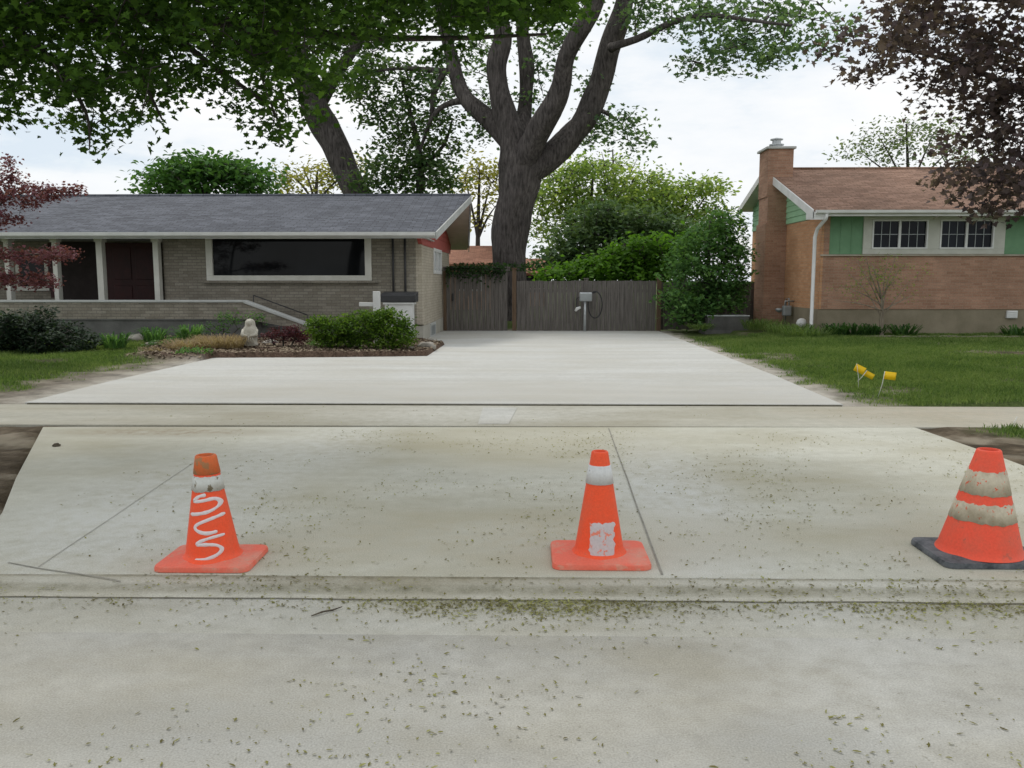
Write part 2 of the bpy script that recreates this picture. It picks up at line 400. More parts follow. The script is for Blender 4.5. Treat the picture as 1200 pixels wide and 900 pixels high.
def clump_points(clumps, Y, ry, sig, per, seed):
    """clumps: (px, py, rx, rz, n_sub[, dY]) -> leaf points, subcluster centres; everything in metres at depth Y"""
    r = np.random.default_rng(seed); pts = []; cen = []
    for c in clumps:
        px, py, rx, rz, ns = c[:5]; dY = c[5] if len(c) > 5 else 0
        c0 = P(px, py, Y + dY); k = (Y + dY) / F
        for _ in range(ns):
            while True:
                u = r.uniform(-1, 1, 3)
                if (u ** 2).sum() <= 1: break
            cc = np.array(c0) + u * np.array((rx * k, ry, rz * k))
            cen.append(cc)
            pts.append(cc + r.normal(size=(per, 3)) * np.array((sig, sig, sig * .6)))
    return np.concatenate(pts), cen

def tree(name, label, cat, base, limbs, clumps, Y, ry, sig, per, size, leafmat, barkmat, shape='oval', seed=1, twig=.02, seg=8, wob=0.0, group=None, upbias=.9, extra=None, twigs=True):
    """limbs: lists of (point, radius); the first is the trunk from the ground"""
    t = thing(name, label, cat, base, group)
    mb = MB(); samples = []
    for L in limbs:
        pts = [Vector(p) for p, _ in L]; rad = [q for _, q in L]
        sp = []; sr = []
        for i in range(len(pts) - 1):
            p0 = pts[max(i - 1, 0)]; p1 = pts[i]; p2 = pts[i + 1]; p3 = pts[min(i + 2, len(pts) - 1)]
            for j in range(4):
                u = j / 4
                q = .5 * ((2 * p1) + (p2 - p0) * u + (2 * p0 - 5 * p1 + 4 * p2 - p3) * u * u + (3 * p1 - p0 - 3 * p2 + p3) * u ** 3)
                sp.append(q); sr.append(rad[i] * (1 - u) + rad[i + 1] * u)
        sp.append(pts[-1]); sr.append(rad[-1])
        mb.tube(sp, sr, seg, wob); samples += list(zip(sp, sr))
    pts, cen = clump_points(clumps, Y, ry, sig, per, seed)
    if extra is not None: pts = np.concatenate([pts, extra[0]]); cen = cen + list(extra[1])
    if twigs:
        sa = np.array([tuple(p) for p, _ in samples]); r = random.Random(seed)
        grown = []
        for c in cen:
            d = ((sa - c) ** 2).sum(1); i = int(d.argmin()); a = Vector(sa[i]); b = Vector(c)
            if d[i] > 1e-4:
                mid = a.lerp(b, .5) + Vector((r.uniform(-.1, .1), r.uniform(-.1, .1), r.uniform(0, .18))) * math.sqrt(d[i])
                mb.tube([a, mid, b], [twig, twig * .7, twig * .25], 4, 0, False)
                sa = np.vstack([sa, np.array(tuple(mid)), np.array(c)])
    mb.build('trunk', barkmat, t, True)
    leaf_cloud('crown', pts, size, leafmat, t, shape, upbias)
    return t

# ------------------------------------------------------------------ world, sun, camera
w = bpy.data.worlds.new('World'); S.world = w; w.use_nodes = True
nt = w.node_tree; bg = nt.nodes['Background']
sky = nt.nodes.new('ShaderNodeTexSky'); sky.sky_type = 'NISHITA'; sky.sun_disc = False
SUN_EL, SUN_AZ = 52, -32            # azimuth from +Y towards +X
sky.sun_elevation = R(SUN_EL); sky.sun_rotation = R(SUN_AZ)
sky.air_density = 1.2; sky.dust_density = 2.0
tc = nt.nodes.new('ShaderNodeTexCoord'); mp = nt.nodes.new('ShaderNodeMapping'); mp.inputs['Scale'].default_value = (1, 1, 3.2)
nt.links.new(tc.outputs['Generated'], mp.inputs[0])
cn = noise_n(nt, mp.outputs[0], 2.3, 7, .6)
cover = ramp(nt, cn, [(.33, (.6,) * 3), (.47, (.98,) * 3)])
cn2 = noise_n(nt, mp.outputs[0], 3.6, 6, .6)
cloud = ramp(nt, cn2, [(.34, (5.5, 6.2, 6.9)), (.46, (6.9, 7.15, 7.4)), (.60, (7.55, 7.6, 7.65))])
nt.links.new(mix(nt, cover, sky.outputs[0], cloud), bg.inputs['Color'])
bg.inputs['Strength'].default_value = .134

sd = bpy.data.lights.new('sun', 'SUN'); sd.energy = 1.5; sd.angle = R(12); sd.color = (1, .96, .90)
so = bpy.data.objects.new('sun', sd); COL.objects.link(so)
az, el = R(SUN_AZ), R(SUN_EL)
sdir = Vector((math.sin(az) * math.cos(el), math.cos(az) * math.cos(el), math.sin(el)))
so.rotation_euler = sdir.to_track_quat('Z', 'Y').to_euler(); so.location = sdir * 60

cd = bpy.data.cameras.new('camera'); cam = bpy.data.objects.new('camera', cd); COL.objects.link(cam)
cd.sensor_width = 36; cd.lens = 36 * F / 1200; cd.clip_start = .05; cd.clip_end = 2000
cam.location = CAM; cam.rotation_euler = Euler((math.pi / 2 - PITCH, 0, YAW), 'XYZ')
S.camera = cam
S.view_settings.view_transform = 'Standard'; S.view_settings.look = 'None'; S.view_settings.exposure = 0
S.render.engine = 'CYCLES'

# ------------------------------------------------------------------ ground plan
Y_J = G(600, 475).y          # back edge of sidewalk
Y_S = G(600, 499).y          # front edge of sidewalk
Y_C = G(600, 676).y          # back of kerb
Y_K = G(600, 700).y          # foot of kerb
Y_G = G(600, 741).y          # gutter / road seam
Y_F = 27.5                   # fence line
XC, YW = -2.73, 22.2         # corner of the grey-roofed house
XR, YR = 7.84, 23.2          # corner of the brown-roofed house

drive = [GD(22, 475), GD(985, 474.5), GD(905, 440), GD(838, 414), GD(772, 388.5)]
drive = [Vector((drive[0].x, Y_J + .012, 0)), Vector((drive[1].x, Y_J + .012, 0))] + drive[2:] + [Vector((XC + .01, Y_F + .1, -.15)), Vector((XC + .01, 21.6, drive_z(21.6)))] \
        + [GD(520, 405), GD(500, 418.5), GD(380, 420), GD(250, 420.5), GD(130, 448)]
def inpoly(x, y, poly):
    c = False; n = len(poly)
    for i in range(n):
        a, b = poly[i], poly[i - 1]
        if (a.y > y) != (b.y > y) and x < (b.x - a.x) * (y - a.y) / (b.y - a.y) + a.x: c = not c
    return c
def polydist(x, y, poly):
    best = 1e9; p = Vector((x, y)); n = len(poly)
    for i in range(n):
        a = Vector((poly[i].x, poly[i].y)); b = Vector((poly[i - 1].x, poly[i - 1].y)); d = b - a
        t = max(0, min(1, (p - a).dot(d) / max(d.length_squared, 1e-9))); best = min(best, (p - a - d * t).length)
    return best
apron = [Vector((-2.95, Y_C + .004, 0)), Vector((4.05, Y_C + .004, 0)), Vector((4.05, 7.2, 0)), Vector((3.98, Y_S - .01, 0)), G(50, 500), G(18, 560), G(2, 600)]
apron = [Vector((p.x, min(p.y, Y_S - .01), 0)) for p in apron]

def slab(name, poly, mat, top=0.0, thick=.14, sloped=False):
    """concrete slab with a fine grid-free top; rows follow the slope"""
    mb = MB(); n = len(poly)
    tp = [Vector((p.x, p.y, (drive_z(p.y) if sloped else 0) + top)) for p in poly]
    mb.prism([Vector((p.x, p.y, p.z - thick)) for p in tp], (0, 0, thick))
    return struct(name, mb, mat, bevel=.012)
slab('driveway', drive, M['drive'], 0.022, .18, True)
slab('driveway_apron', apron, M['apron'], 0.0)
mb = MB(); mb.box(-60, 60, Y_S, Y_J - .012, -.14, .0); struct('sidewalk', mb, M['walk'], bevel=.01)
# paler patch of repaired concrete in the sidewalk
a, b_, c_, d_ = G(560, 497), G(596, 497), G(606, 478), G(566, 478)
mb = MB(); mb.add([Vector((p.x, p.y, .004)) for p in (a, b_, c_, d_)], [(0, 1, 2, 3)])
struct('concrete_patch', mb, M['patch_concrete'])
# rolled kerb: gentle profile extruded along X, with a little wobble
mb = MB(); xs = np.linspace(-60, 60, 241); prof = [(Y_C, -.001), (Y_C - .010, -.003), (Y_C - .10, -.003), (Y_C - .2, -.005), (Y_K + .06, -.007), (Y_K + .015, -.010), (Y_K, -.018), (Y_K, -.3)]
vs = []
for x in xs:
    for (y, z) in prof:
        vs.append((x, y + .006 * mnoise.noise(Vector((x * 1.7, y * 3, 0))), z + .002 * mnoise.noise(Vector((x * 2.3, y * 4, 5)))))
k = len(prof); mb.add(vs, [(i * k + j, i * k + j + 1, (i + 1) * k + j + 1, (i + 1) * k + j) for i in range(len(xs) - 1) for j in range(k - 1)])
struct('curb', mb, M['curb'], True)
mb = MB(); mb.box(-60, 60, Y_G + .0005, Y_K + .03, -.2, -.015); struct('gutter', mb, M['gutter'])
mb = MB(); mb.box(-60, 60, -14, Y_G - .001, -.2, -.0145); struct('road', mb, M['road'])
mb = MB(); mb.box(-60, 60, -19, -14, -.2, .02); struct('far_sidewalk', mb, M['walk'])

def strip(mb, pts, wd, z):
    for a, b in zip(pts[:-1], pts[1:]):
        a = Vector((a.x, a.y, z)); b = Vector((b.x, b.y, z)); d = (b - a).normalized(); s = Vector((-d.y, d.x, 0)) * wd / 2
        mb.add([a - s, b - s, b + s, a + s], [(0, 1, 2, 3)])
def wob_line(a, b, n, amp):
    out = []
    for i in range(n + 1):
        p = a.lerp(b, i / n); q = mnoise.noise(Vector((p.x * 2.1, p.y * 2.1, 3))) * amp
        out.append(Vector((p.x + q, p.y + q, 0)))
    return out
mb = MB(); mb.box(drive[0].x + .05, drive[1].x - .03, Y_J - .022, Y_J + .008, -.12, .012); struct('joint_step_shade', mb, M['joint'])  # joint strip, raised so its dark face paints the driveway step in shade
mb = MB()
strip(mb, wob_line(G(713, 502), G(776, 674), 14, .004), .011, .004)
strip(mb, wob_line(G(226, 543), G(45, 665), 14, .004), .0045, .004)
strip(mb, wob_line(G(8, 660), G(140, 682), 8, .02), .009, .004)
struct('control_joints', mb, M['sawcut'])
mb = MB(); strip(mb, wob_line(Vector((-9, Y_K - .006, 0)), Vector((9, Y_K - .006, 0)), 120, .014), .009, -.0105)
struct('gutter_dirt_line', mb, M['joint'])

# terrain sheet: fine near the frame, coarse to the horizon
def smooth(a, b, x): t = max(0, min(1, (x - a) / (b - a))); return t * t * (3 - 2 * t)
def bed_mask(x, y):
    """planting bed in front of the grey-roofed house"""
    n = mnoise.noise(Vector((x * .9, y * .9, 2))) * .5
    xl = -7.4 - (y - 16) * .35
    return smooth(xl - .5, xl + .4, x + n) * smooth(15.3, 16.0, y + n * .4) * (1 - smooth(21.5, 22.2, y)) * (1 if x < -1.9 else 0)
def grass_w(x, y):
    """1 lawn, 0 bare soil"""
    d = min(polydist(x, y, drive), polydist(x, y, apron))
    n = mnoise.noise(Vector((x * 1.6, y * 1.6, 0))) + .6 * mnoise.noise(Vector((x * 4.7, y * 4.7, 9)))
    if y > Y_S:
        if x > 0: edge = smooth(.02, .75, d + n * .42) if y > 11.2 else smooth(.15, 1.0, d + n * .45)
        else: edge = smooth(.55, 1.35, d + n * .45)
        bare = 1 - .8 * math.exp(-((x - 9.6) / 1.6) ** 2 - ((y - 17.0) / .7) ** 2)
        bare *= 1 - .55 * smooth(.25, .6, mnoise.noise(Vector((x * .7, y * .7, 31))))
        return edge * (1 - bed_mask(x, y)) * bare
    if x > 0: return smooth(.45, 1.15, d + n * .35)
    return smooth(1.6, 2.6, d + n * .4)
def terr_z(x, y, inside):
    base = drive_z(y) if -3.5 < x < 6 else drive_z(y) * .4
    if y < Y_C + .03: return -.25
    if inside: return base - .11
    n = mnoise.noise(Vector((x * 1.1, y * 1.1, 4))) * .03 + mnoise.noise(Vector((x * 5, y * 5, 1))) * .018
    z = base + .008 + n
    if y > Y_S:
        z += .10 * bed_mask(x, y) + (.06 * smooth(4.6, 7, x) if x > 0 else .05 * smooth(6.5, 9, -x))
    else:
        z -= .02
        if x < 0: z -= .02
    if y > Y_J - .02 or y < Y_S + .02: return z
    return -.1
xs = np.unique(np.concatenate([np.linspace(-400, -40, 10), np.linspace(-40, -12, 15), np.arange(-12, 12.01, .09), np.linspace(12, 40, 15), np.linspace(40, 400, 10)]))
ys = np.unique(np.concatenate([np.linspace(-400, -20, 8), [-5, 0, 3], np.arange(3.9, 23.5, .09), np.arange(23.5, 32, .3), np.linspace(32, 60, 12), np.linspace(60, 900, 14)]))
nx, ny = len(xs), len(ys)
V = np.zeros((ny, nx, 3)); C4 = np.zeros((ny, nx, 4))
GW = {}
for j, y in enumerate(ys):
    for i, x in enumerate(xs):
        near = -12.5 < x < 12.5 and 3.8 < y < 29
        ins = near and (inpoly(x, y, drive) or inpoly(x, y, apron) or (Y_S < y < Y_J))
        if y < -19.5: z = -.02
        elif near: z = terr_z(x, y, ins)
        elif y < Y_C + .03 : z = -.25
        elif Y_S - .05 < y < Y_J + .05: z = -.1
        elif y < 40: z = .03
        else: z = -.1
        if 3.8 < y < 29 and near:
            g = grass_w(x, y); bm = bed_mask(x, y) if y > Y_S else 0
        else: g, bm = 1, 0
        V[j, i] = (x, y, z); C4[j, i] = (g, bm, math.exp(-polydist(x, y, drive) / .45) if near and y > Y_J else 0, 1)
idx = np.arange(nx * ny).reshape(ny, nx)
quads = np.stack([idx[:-1, :-1], idx[:-1, 1:], idx[1:, 1:], idx[1:, :-1]], -1).reshape(-1, 4)
me = bpy.data.meshes.new('ground'); me.vertices.add(nx * ny); me.vertices.foreach_set('co', V.reshape(-1))
me.loops.add(len(quads) * 4); me.loops.foreach_set('vertex_index', quads.reshape(-1).astype(np.int32))
me.polygons.add(len(quads)); me.polygons.foreach_set('loop_start', (np.arange(len(quads)) * 4).astype(np.int32))
me.update(calc_edges=True)
ca = me.color_attributes.new('cover', 'FLOAT_COLOR', 'POINT'); ca.data.foreach_set('color', C4.reshape(-1))
me.polygons.foreach_set('use_smooth', [True] * len(me.polygons))
m, nt, b, _ = new_mat('ground_soil_grass')
at_ = nt.nodes.new('ShaderNodeAttribute'); at_.attribute_name = 'cover'
sp = nt.nodes.new('ShaderNodeSeparateColor'); nt.links.new(at_.outputs[0], sp.inputs[0])
v = coords(nt); n1 = noise_n(nt, v, 3, 7, .65); n2 = noise_n(nt, v, 30, 5, .7); n3 = noise_n(nt, v, 1.2, 4)
soil = ramp(nt, n1, [(.32, (.045, .035, .024)), (.5, (.10, .078, .052)), (.70, (.22, .18, .13))])
soil = mix(nt, ramp(nt, n3, [(.5, (0, 0, 0)), (.62, (.75,) * 3)]), soil, (.33, .29, .22))
mul = ramp(nt, n2, [(.35, (.05, .032, .022)), (.65, (.16, .11, .08))])
gr = ramp(nt, n2, [(.35, (.05, .075, .022)), (.65, (.11, .145, .045))])
soil = mix(nt, math_n(nt, 'MULTIPLY', sp.outputs[2], math_n(nt, 'MULTIPLY', n1, 1.9), True), soil, (.50, .47, .41))
c = mix(nt, sp.outputs[1], soil, mul); c = mix(nt, sp.outputs[0], c, gr)
nt.links.new(c, b.inputs['Base Color']); b.inputs['Roughness'].default_value = .95; b.inputs['Specular IOR Level'].default_value = .1
bump(nt, b, n2, .8, .03)
me.materials.append(m)
o = bpy.data.objects.new('ground', me); COL.objects.link(o); tag(o, kind='structure')

# grass blades on the lawns
def scatter_grass(areas, name, label):
    pts = []; hs = []
    for (x0, x1, y0, y1, dens, h) in areas:
        n = int((x1 - x0) * (y1 - y0) * dens)
        for _ in range(n):
            x = rng.uniform(x0, x1); y = rng.uniform(y0, y1)
            if Y_S - .03 < y < Y_J + .03: continue
            if abs(x * F / y) > 900 and y > Y_J: continue
            if inpoly(x, y, drive) or inpoly(x, y, apron): continue
            if x < XC + .1 and y > YW - 2.2 or x > XR - .1 and y > YR - .1: continue
            gw = grass_w(x, y)
            if rng.random() > gw * gw: continue
            pts.append((x, y, terr_z(x, y, False))); hs.append(h * rng.uniform(.5, 1.2) * (.5 + .5 * gw))
    n = len(pts); p = np.array(pts); h = np.array(hs)
    az = nr.uniform(0, 2 * np.pi, n); wd = nr.uniform(.004, .008, n) * (1 + np.maximum(0, p[:, 1] - 10) * .06)
    s = np.stack([np.cos(az) * wd, np.sin(az) * wd, np.zeros(n)], 1); lean = nr.normal(size=(n, 3)) * .45 * h[:, None]; lean[:, 2] = h
    vv = np.stack([p - s - [0, 0, .01], p + s - [0, 0, .01], p + s * .55 + lean * np.array([.4, .4, .6]), p + lean, p - s * .55 + lean * np.array([.4, .4, .6])], 1)
    me = bpy.data.meshes.new(name); me.vertices.add(n * 5); me.vertices.foreach_set('co', vv.reshape(-1))
    me.loops.add(n * 5); me.loops.foreach_set('vertex_index', np.arange(n * 5, dtype=np.int32))
    me.polygons.add(n); me.polygons.foreach_set('loop_start', (np.arange(n) * 5).astype(np.int32)); me.update(calc_edges=True)
    me.materials.append(M['grass']); o = bpy.data.objects.new(name, me); COL.objects.link(o)
    return tag(o, label, 'grass', kind='stuff')
scatter_grass([(3.6, 12, 10.2, 14, 2500, .055), (4, 14, 14, 19, 1400, .06), (4.0, 16, 19, 23.5, 850, .08), (4.1, 9, 5, Y_S, 2400, .06)], 'lawn_grass', 'short green lawn grass right of the driveway')
scatter_grass([(-14, -6, 10.2, 21, 1100, .06)], 'lawn_grass', 'green lawn grass left of the driveway pad')

# fallen maple keys and bits of litter
pts = []
def put(n, f, zf):
    for _ in range(n):
        p = f()
        if p is None: continue
        pts.append((p.x, p.y, zf(p)))
def gp(px, py): return G(px, py)
def dens(x, y): return .32 + 1.1 * mnoise.noise(Vector((x * .9, y * 1.1, 7))) + .4 * mnoise.noise(Vector((x * 3, y * 3, 3)))
def uni(x0, x1, y0, y1):
    for _ in range(30):
        x, y = rng.uniform(x0, x1), rng.uniform(y0, y1)
        if rng.random() < dens(x, y): return Vector((x, y, 0))
put(2900, lambda: uni(-1.9, 4.0, 4.3, 8.4), lambda p: .006)
put(260, lambda: uni(-3.2, -1.0, 4.3, 8.4), lambda p: .006)
put(1100, lambda: uni(-4, 4, Y_K + .02, Y_C), lambda p: .002)
put(1050, lambda: Vector((rng.gauss(.0, .42), Y_K - abs(rng.gauss(0, .11)) - .005, 0)), lambda p: -.010)
put(620, lambda: Vector((rng.gauss(2.0, .6), Y_K - abs(rng.gauss(0, .10)) - .005, 0)), lambda p: -.010)
put(420, lambda: Vector((rng.uniform(-3, 3), Y_K - abs(rng.gauss(0, .06)) - .005, 0)), lambda p: -.010)
put(1000, lambda: uni(-2.8, 2.8, 2.3, Y_K - .05), lambda p: -.010)
put(160, lambda: uni(-5, 4, Y_S, Y_J), lambda p: .006)
put(90, lambda: uni(-4, 3.8, 10.4, 15), lambda p: .007)
pts = np.array(pts)
LEAF['key'] = np.array([(-.07, -.5), (.08, -.45), (.20, -.05), (.15, .35), (0, .55), (-.05, .1)])
LEAF['bit'] = np.array([(-.10, -.45), (.14, -.5), (.16, -.15), (.42, .05), (.38, .22), (.12, .15), (.05, .5), (-.12, .45), (-.30, -.1)])
sel = nr.random(len(pts)) < .38
o = leaf_cloud('fallen_maple_keys', pts[sel], .020, M['seeds'], None, 'key', 4.0, None, .6)
tag(o, 'brown and green fallen maple keys scattered over apron, gutter and road', 'litter', kind='stuff')
bits = np.repeat(pts[~sel], 2, 0); bits = bits + np.concatenate([nr.normal(size=(len(bits), 2)) * .035, np.zeros((len(bits), 1))], 1)
bits[:, 2] = np.where(bits[:, 1] < Y_K, -.010, bits[:, 2])
o = leaf_cloud('fallen_blossom_bits', bits, .0115, M['seeds'], None, 'bit', 3.0, None, .75)
tag(o, 'fine crumbs of fallen tree blossom on the concrete and road', 'litter', kind='stuff')
mb = MB(); q = [G(365, 726, -.025), G(378, 722, -.025), G(390, 719, -.025), G(401, 716, -.025)]
mb.tube([(p.x, p.y, -.008 + .004 * (i % 2)) for i, p in enumerate(q)], [.0025, .004, .004, .002], 6)
mb.tube([(q[1].x, q[1].y, -.006), (q[1].x - .03, q[1].y - .02, -.009)], [.004, .002], 5)
tag(mb.build('fallen_stick', M['stick'], None, True), 'thin dark stick lying on the road near the gutter', 'stick')
def clod(name, px, py, r, label, cat, mat, z=0.0, seed=0, fl=.55, group=None, gfun=G):
    c = gfun(px, py); mb = MB(); rr = random.Random(seed); vs = []; nu, nv = 12, 7; sx, sy = rr.uniform(.8, 1.3), rr.uniform(.7, 1.0)
    for j in range(nv + 1):
        for i in range(nu):
            th = math.pi * j / nv; ph = 2 * math.pi * i / nu
            d = Vector((math.sin(th) * math.cos(ph), math.sin(th) * math.sin(ph), math.cos(th)))
            q = r * (1 + .45 * mnoise.noise(d * 1.6 + Vector((seed, seed * 2.3, 0))) + .15 * mnoise.noise(d * 4 + Vector((seed, 0, 7))))
            vs.append((c.x + d.x * q * sx, c.y + d.y * q * sy, c.z + z + r * fl * .6 + d.z * q * fl))
    mb.add(vs, [(j * nu + i, j * nu + (i + 1) % nu, (j + 1) * nu + (i + 1) % nu, (j + 1) * nu + i) for j in range(nv) for i in range(nu)])
    return tag(mb.build(name, mat, None, True), label, cat, group)
clod('dirt_clod', 66, 523, .035, 'small dark clod of earth on the concrete apron beside the soil', 'clod', M['stick'], 0, 3)

# ------------------------------------------------------------------ traffic cones
def cone(label, px, py, H, rb, rt, bw, bd, basemat, bodymat, bands, tipmat=None, tip=0, lean=0.0, thick=.028, rot=0.0, foot=.02):
    c = G(px, py)
    t = thing('traffic_cone', label, 'traffic cone', c, 'orange traffic cones closing the driveway')
    # base plate with rounded, slightly drooping corners
    mb = MB(); out = []; cr = .05
    for (sx, sy, a0) in ((1, 1, 0), (-1, 1, 90), (-1, -1, 180), (1, -1, 270)):
        for k in range(5):
            a = R(a0 + 22.5 * k); out.append((sx * (bw / 2 - cr) + cr * math.cos(a), sy * (bd / 2 - cr) + cr * math.sin(a)))
    rings = [(1.0, .002), (1.0, thick * .6), (.985, thick), (.80, thick + .004), (.62, thick + .010)]
    n = len(out); vs = []
    for (s, z) in rings:
        for (x, y) in out:
            w_ = .006 * mnoise.noise(Vector((x * 6 + px, y * 6, 1)))
            vs.append((c.x + x * s, c.y + y * s, z + max(0, w_) * (1 if z > .004 else 1)))
    fs = [(j * n + i, j * n + (i + 1) % n, (j + 1) * n + (i + 1) % n, (j + 1) * n + i) for j in range(len(rings) - 1) for i in range(n)]
    fs += [tuple(range(n - 1, -1, -1)), tuple((len(rings) - 1) * n + i for i in range(n))]
    mb.add(vs, fs); bo = mb.build('base', basemat, t, True)
    bo.modifiers.new('es', 'EDGE_SPLIT').split_angle = R(35)
    z0 = thick + .008
    def rad(z): return rb + (rt - rb) * (z - z0) / (H - z0)
    def surf(z, ang, off=0.0):     # ang 0 faces the street
        r_ = rad(z) + off
        return Vector((c.x + r_ * math.sin(ang) + lean * (z - z0), c.y - r_ * math.cos(ang), z))
    def ring(mb, zs, offs, seg=48):
        vs = []
        for z, o_ in zip(zs, offs):
            for k in range(seg): vs.append(surf(z, 2 * math.pi * k / seg, o_))
        n = len(zs); mb.add(vs, [(i * seg + k, i * seg + (k + 1) % seg, (i + 1) * seg + (k + 1) % seg, (i + 1) * seg + k) for i in range(n - 1) for k in range(seg)])
    zt = H - tip
    mb = MB(); zs = [z0 - .004, z0 + .006, z0 + .02]; of = [foot, foot * .45, 0]
    zs += list(np.linspace(z0 + .04, zt if tip else H - .012, 10)); of += [0] * 10
    if not tip:
        zs += [H - .004, H, H, H - .04]; of += [0, -.004, -.012, -.014]
    ring(mb, zs, of); mb.build('body', bodymat, t, True)
    if tip:
        mb = MB(); ring(mb, [zt, zt + .003, H - .006, H, H, H - .05], [-.002, .004, .004, 0, -.012, -.016]); mb.build('tip', tipmat, t, True)
    for (za, zb, m_, off, rag) in bands:
        mb = MB(); seg = 64; vs = []
        for z, s in ((za, 0), (za, 1), (zb, 1), (zb, 0)):
            for k in range(seg):
                a = 2 * math.pi * k / seg
                zz = z + rag * (mnoise.noise(Vector((math.cos(a) * 5, math.sin(a) * 5, z * 31))) + .6 * mnoise.noise(Vector((math.cos(a) * 14, math.sin(a) * 14, z * 47))))
                vs.append(surf(zz, a, off if s else -.003))
        mb.add(vs, [(i * seg + k, i * seg + (k + 1) % seg, (i + 1) * seg + (k + 1) % seg, (i + 1) * seg + k) for i in range(3) for k in range(seg)])
        mb.build('reflective_band', m_, t, True)
    return t, surf, rad, z0, c
def hz(px, py, c):     # height of a pixel on the vertical plane through point c
    return P(px, py, c.y).z
# left cone: spray-painted letters S C S
LX, LY = 250, 657
c0 = G(LX, LY); k0 = c0.y / F
t, surf, rad, z0, c = cone('orange cone with white sprayed letters S C S and dirty tip, leftmost of three', LX, LY, hz(242, 533, c0), .142, .050, .50, .40,
    M['cone_base'], M['cone_orange'], [(hz(245, 572.5, c0), hz(243, 556, c0), M['cone_white_dirty'], .004, .006)], M['cone_tip_dirty'], hz(242, 533, c0) - hz(243, 554, c0), lean=-.03)
def stroke(mb, surf, rad, c, pts, wd, seg=5):
    """pts in metres (offset from the axis, height) -> ribbon lying on the cone"""
    P2 = []
    for i in range(len(pts) - 1):
        a, b = np.array(pts[i]), np.array(pts[i + 1]); a0 = np.array(pts[max(i - 1, 0)]); b1 = np.array(pts[min(i + 2, len(pts) - 1)])
        for j in range(seg):
            u = j / seg; P2.append(.5 * (2 * a + (b - a0) * u + (2 * a0 - 5 * a + 4 * b - b1) * u * u + (3 * a - a0 - 3 * b + b1) * u ** 3))
    P2.append(np.array(pts[-1])); n = len(P2); vs = []
    for i, p in enumerate(P2):
        d = P2[min(i + 1, n - 1)] - P2[max(i - 1, 0)]; d = d / (np.linalg.norm(d) + 1e-9); s = np.array((-d[1], d[0]))
        w_ = wd * (.85 + .3 * mnoise.noise(Vector((p[0] * 40, p[1] * 40, 0)))) * (1 if 0 < i < n - 1 else .55)
        for q in (-1, -.5, .5, 1):
            e = p + s * w_ * q; r_ = rad(e[1]); ang = math.asin(max(-.98, min(.98, e[0] / r_)))
            vs.append(surf(e[1], ang, .0035 if abs(q) < .9 else .0008))
    mb.add(vs, [(i * 4 + k, i * 4 + k + 1, (i + 1) * 4 + k + 1, (i + 1) * 4 + k) for i in range(n - 1) for k in range(3)])
def zpt(x, y):         # pixel in the enlarged view of the left cone -> (offset, height)
    px, py = 160 + x / 4.5, 500 + y / 4.5
    z = hz(px, py, Vector((c.x, c.y - .09, 0)))
    axis = 385 + (y - 400) * .09
    return ((x - axis) / 4.5 * k0 * .97, z)
for pts_ in ([(400, 362), (360, 372), (332, 398), (385, 392), (440, 384), (466, 402), (462, 425), (425, 446), (370, 458), (316, 466)],
             [(490, 468), (430, 486), (372, 508), (350, 528), (370, 546), (420, 556), (470, 550)],
             [(502, 571), (440, 580), (384, 598), (372, 613), (420, 612), (470, 618), (498, 640), (484, 664), (430, 684), (364, 690)]):
    mb = MB(); stroke(mb, surf, rad, c, [zpt(*q) for q in pts_], .0100)
    lo = mb.build('painted_letter', M['spray_white'], t, True)
    lo['label'] = 'white sprayed letter C' if len(pts_) == 7 else ('white sprayed letter S at the top' if pts_[0][1] < 400 else 'white sprayed letter S at the bottom')
# middle cone: clean collar, white painted patch
MX, MY = 702, 653; c0 = G(MX, MY)
t, surf, rad, z0, c = cone('orange cone with clean white collar and white painted rectangle, middle of the three', MX, MY, hz(696, 528.5, c0), .135, .044, .52, .44,
    M['cone_base'], M['cone_orange'], [(hz(700, 565, c0), hz(697, 544, c0), M['cone_white'], .004, .001)], lean=-.005)
k0 = c0.y / F; mb = MB(); vs = []; nu, nv = 14, 16; za, zb = hz(703, 655, c), hz(703, 607, c)
for j in range(nv + 1):
    for i in range(nu + 1):
        fx, fz = i / nu, j / nv; z = za + (zb - za) * fz
        if i in (0, nu): z += 0
        x = (-13 + 29 * fx) * k0
        e = .006 * mnoise.noise(Vector((fx * 7, fz * 9, 3)))
        if i in (0, nu): x += e * 3.0
        if j in (0, nv): z += e * 2.4
        off = .003 if 0 < i < nu and 0 < j < nv else .0005
        vs.append(surf(z, math.asin(max(-.95, min(.95, x / rad(z)))), off))
mb.add(vs, [(j * (nu + 1) + i, j * (nu + 1) + i + 1, (j + 1) * (nu + 1) + i + 1, (j + 1) * (nu + 1) + i) for j in range(nv) for i in range(nu)])
mb.build('painted_patch', M['patch_white'], t, True)
# right cone: fat body, black base, two worn bands
RX, RY = 1147, 651; c0 = G(RX, RY)
cone('fat orange cone on black rubber base with two worn white bands, rightmost of the three', RX, RY, hz(1158, 526.5, c0), .213, .060, .57, .46,
    M['cone_base_black'], M['cone_orange_old'], [(hz(1155, 576, c0), hz(1157, 550, c0), M['cone_band_worn'], .003, .011), (hz(1152, 606, c0), hz(1154, 586, c0), M['cone_band_worn'], .003, .011)],
    thick=.030, lean=.03, foot=.012)

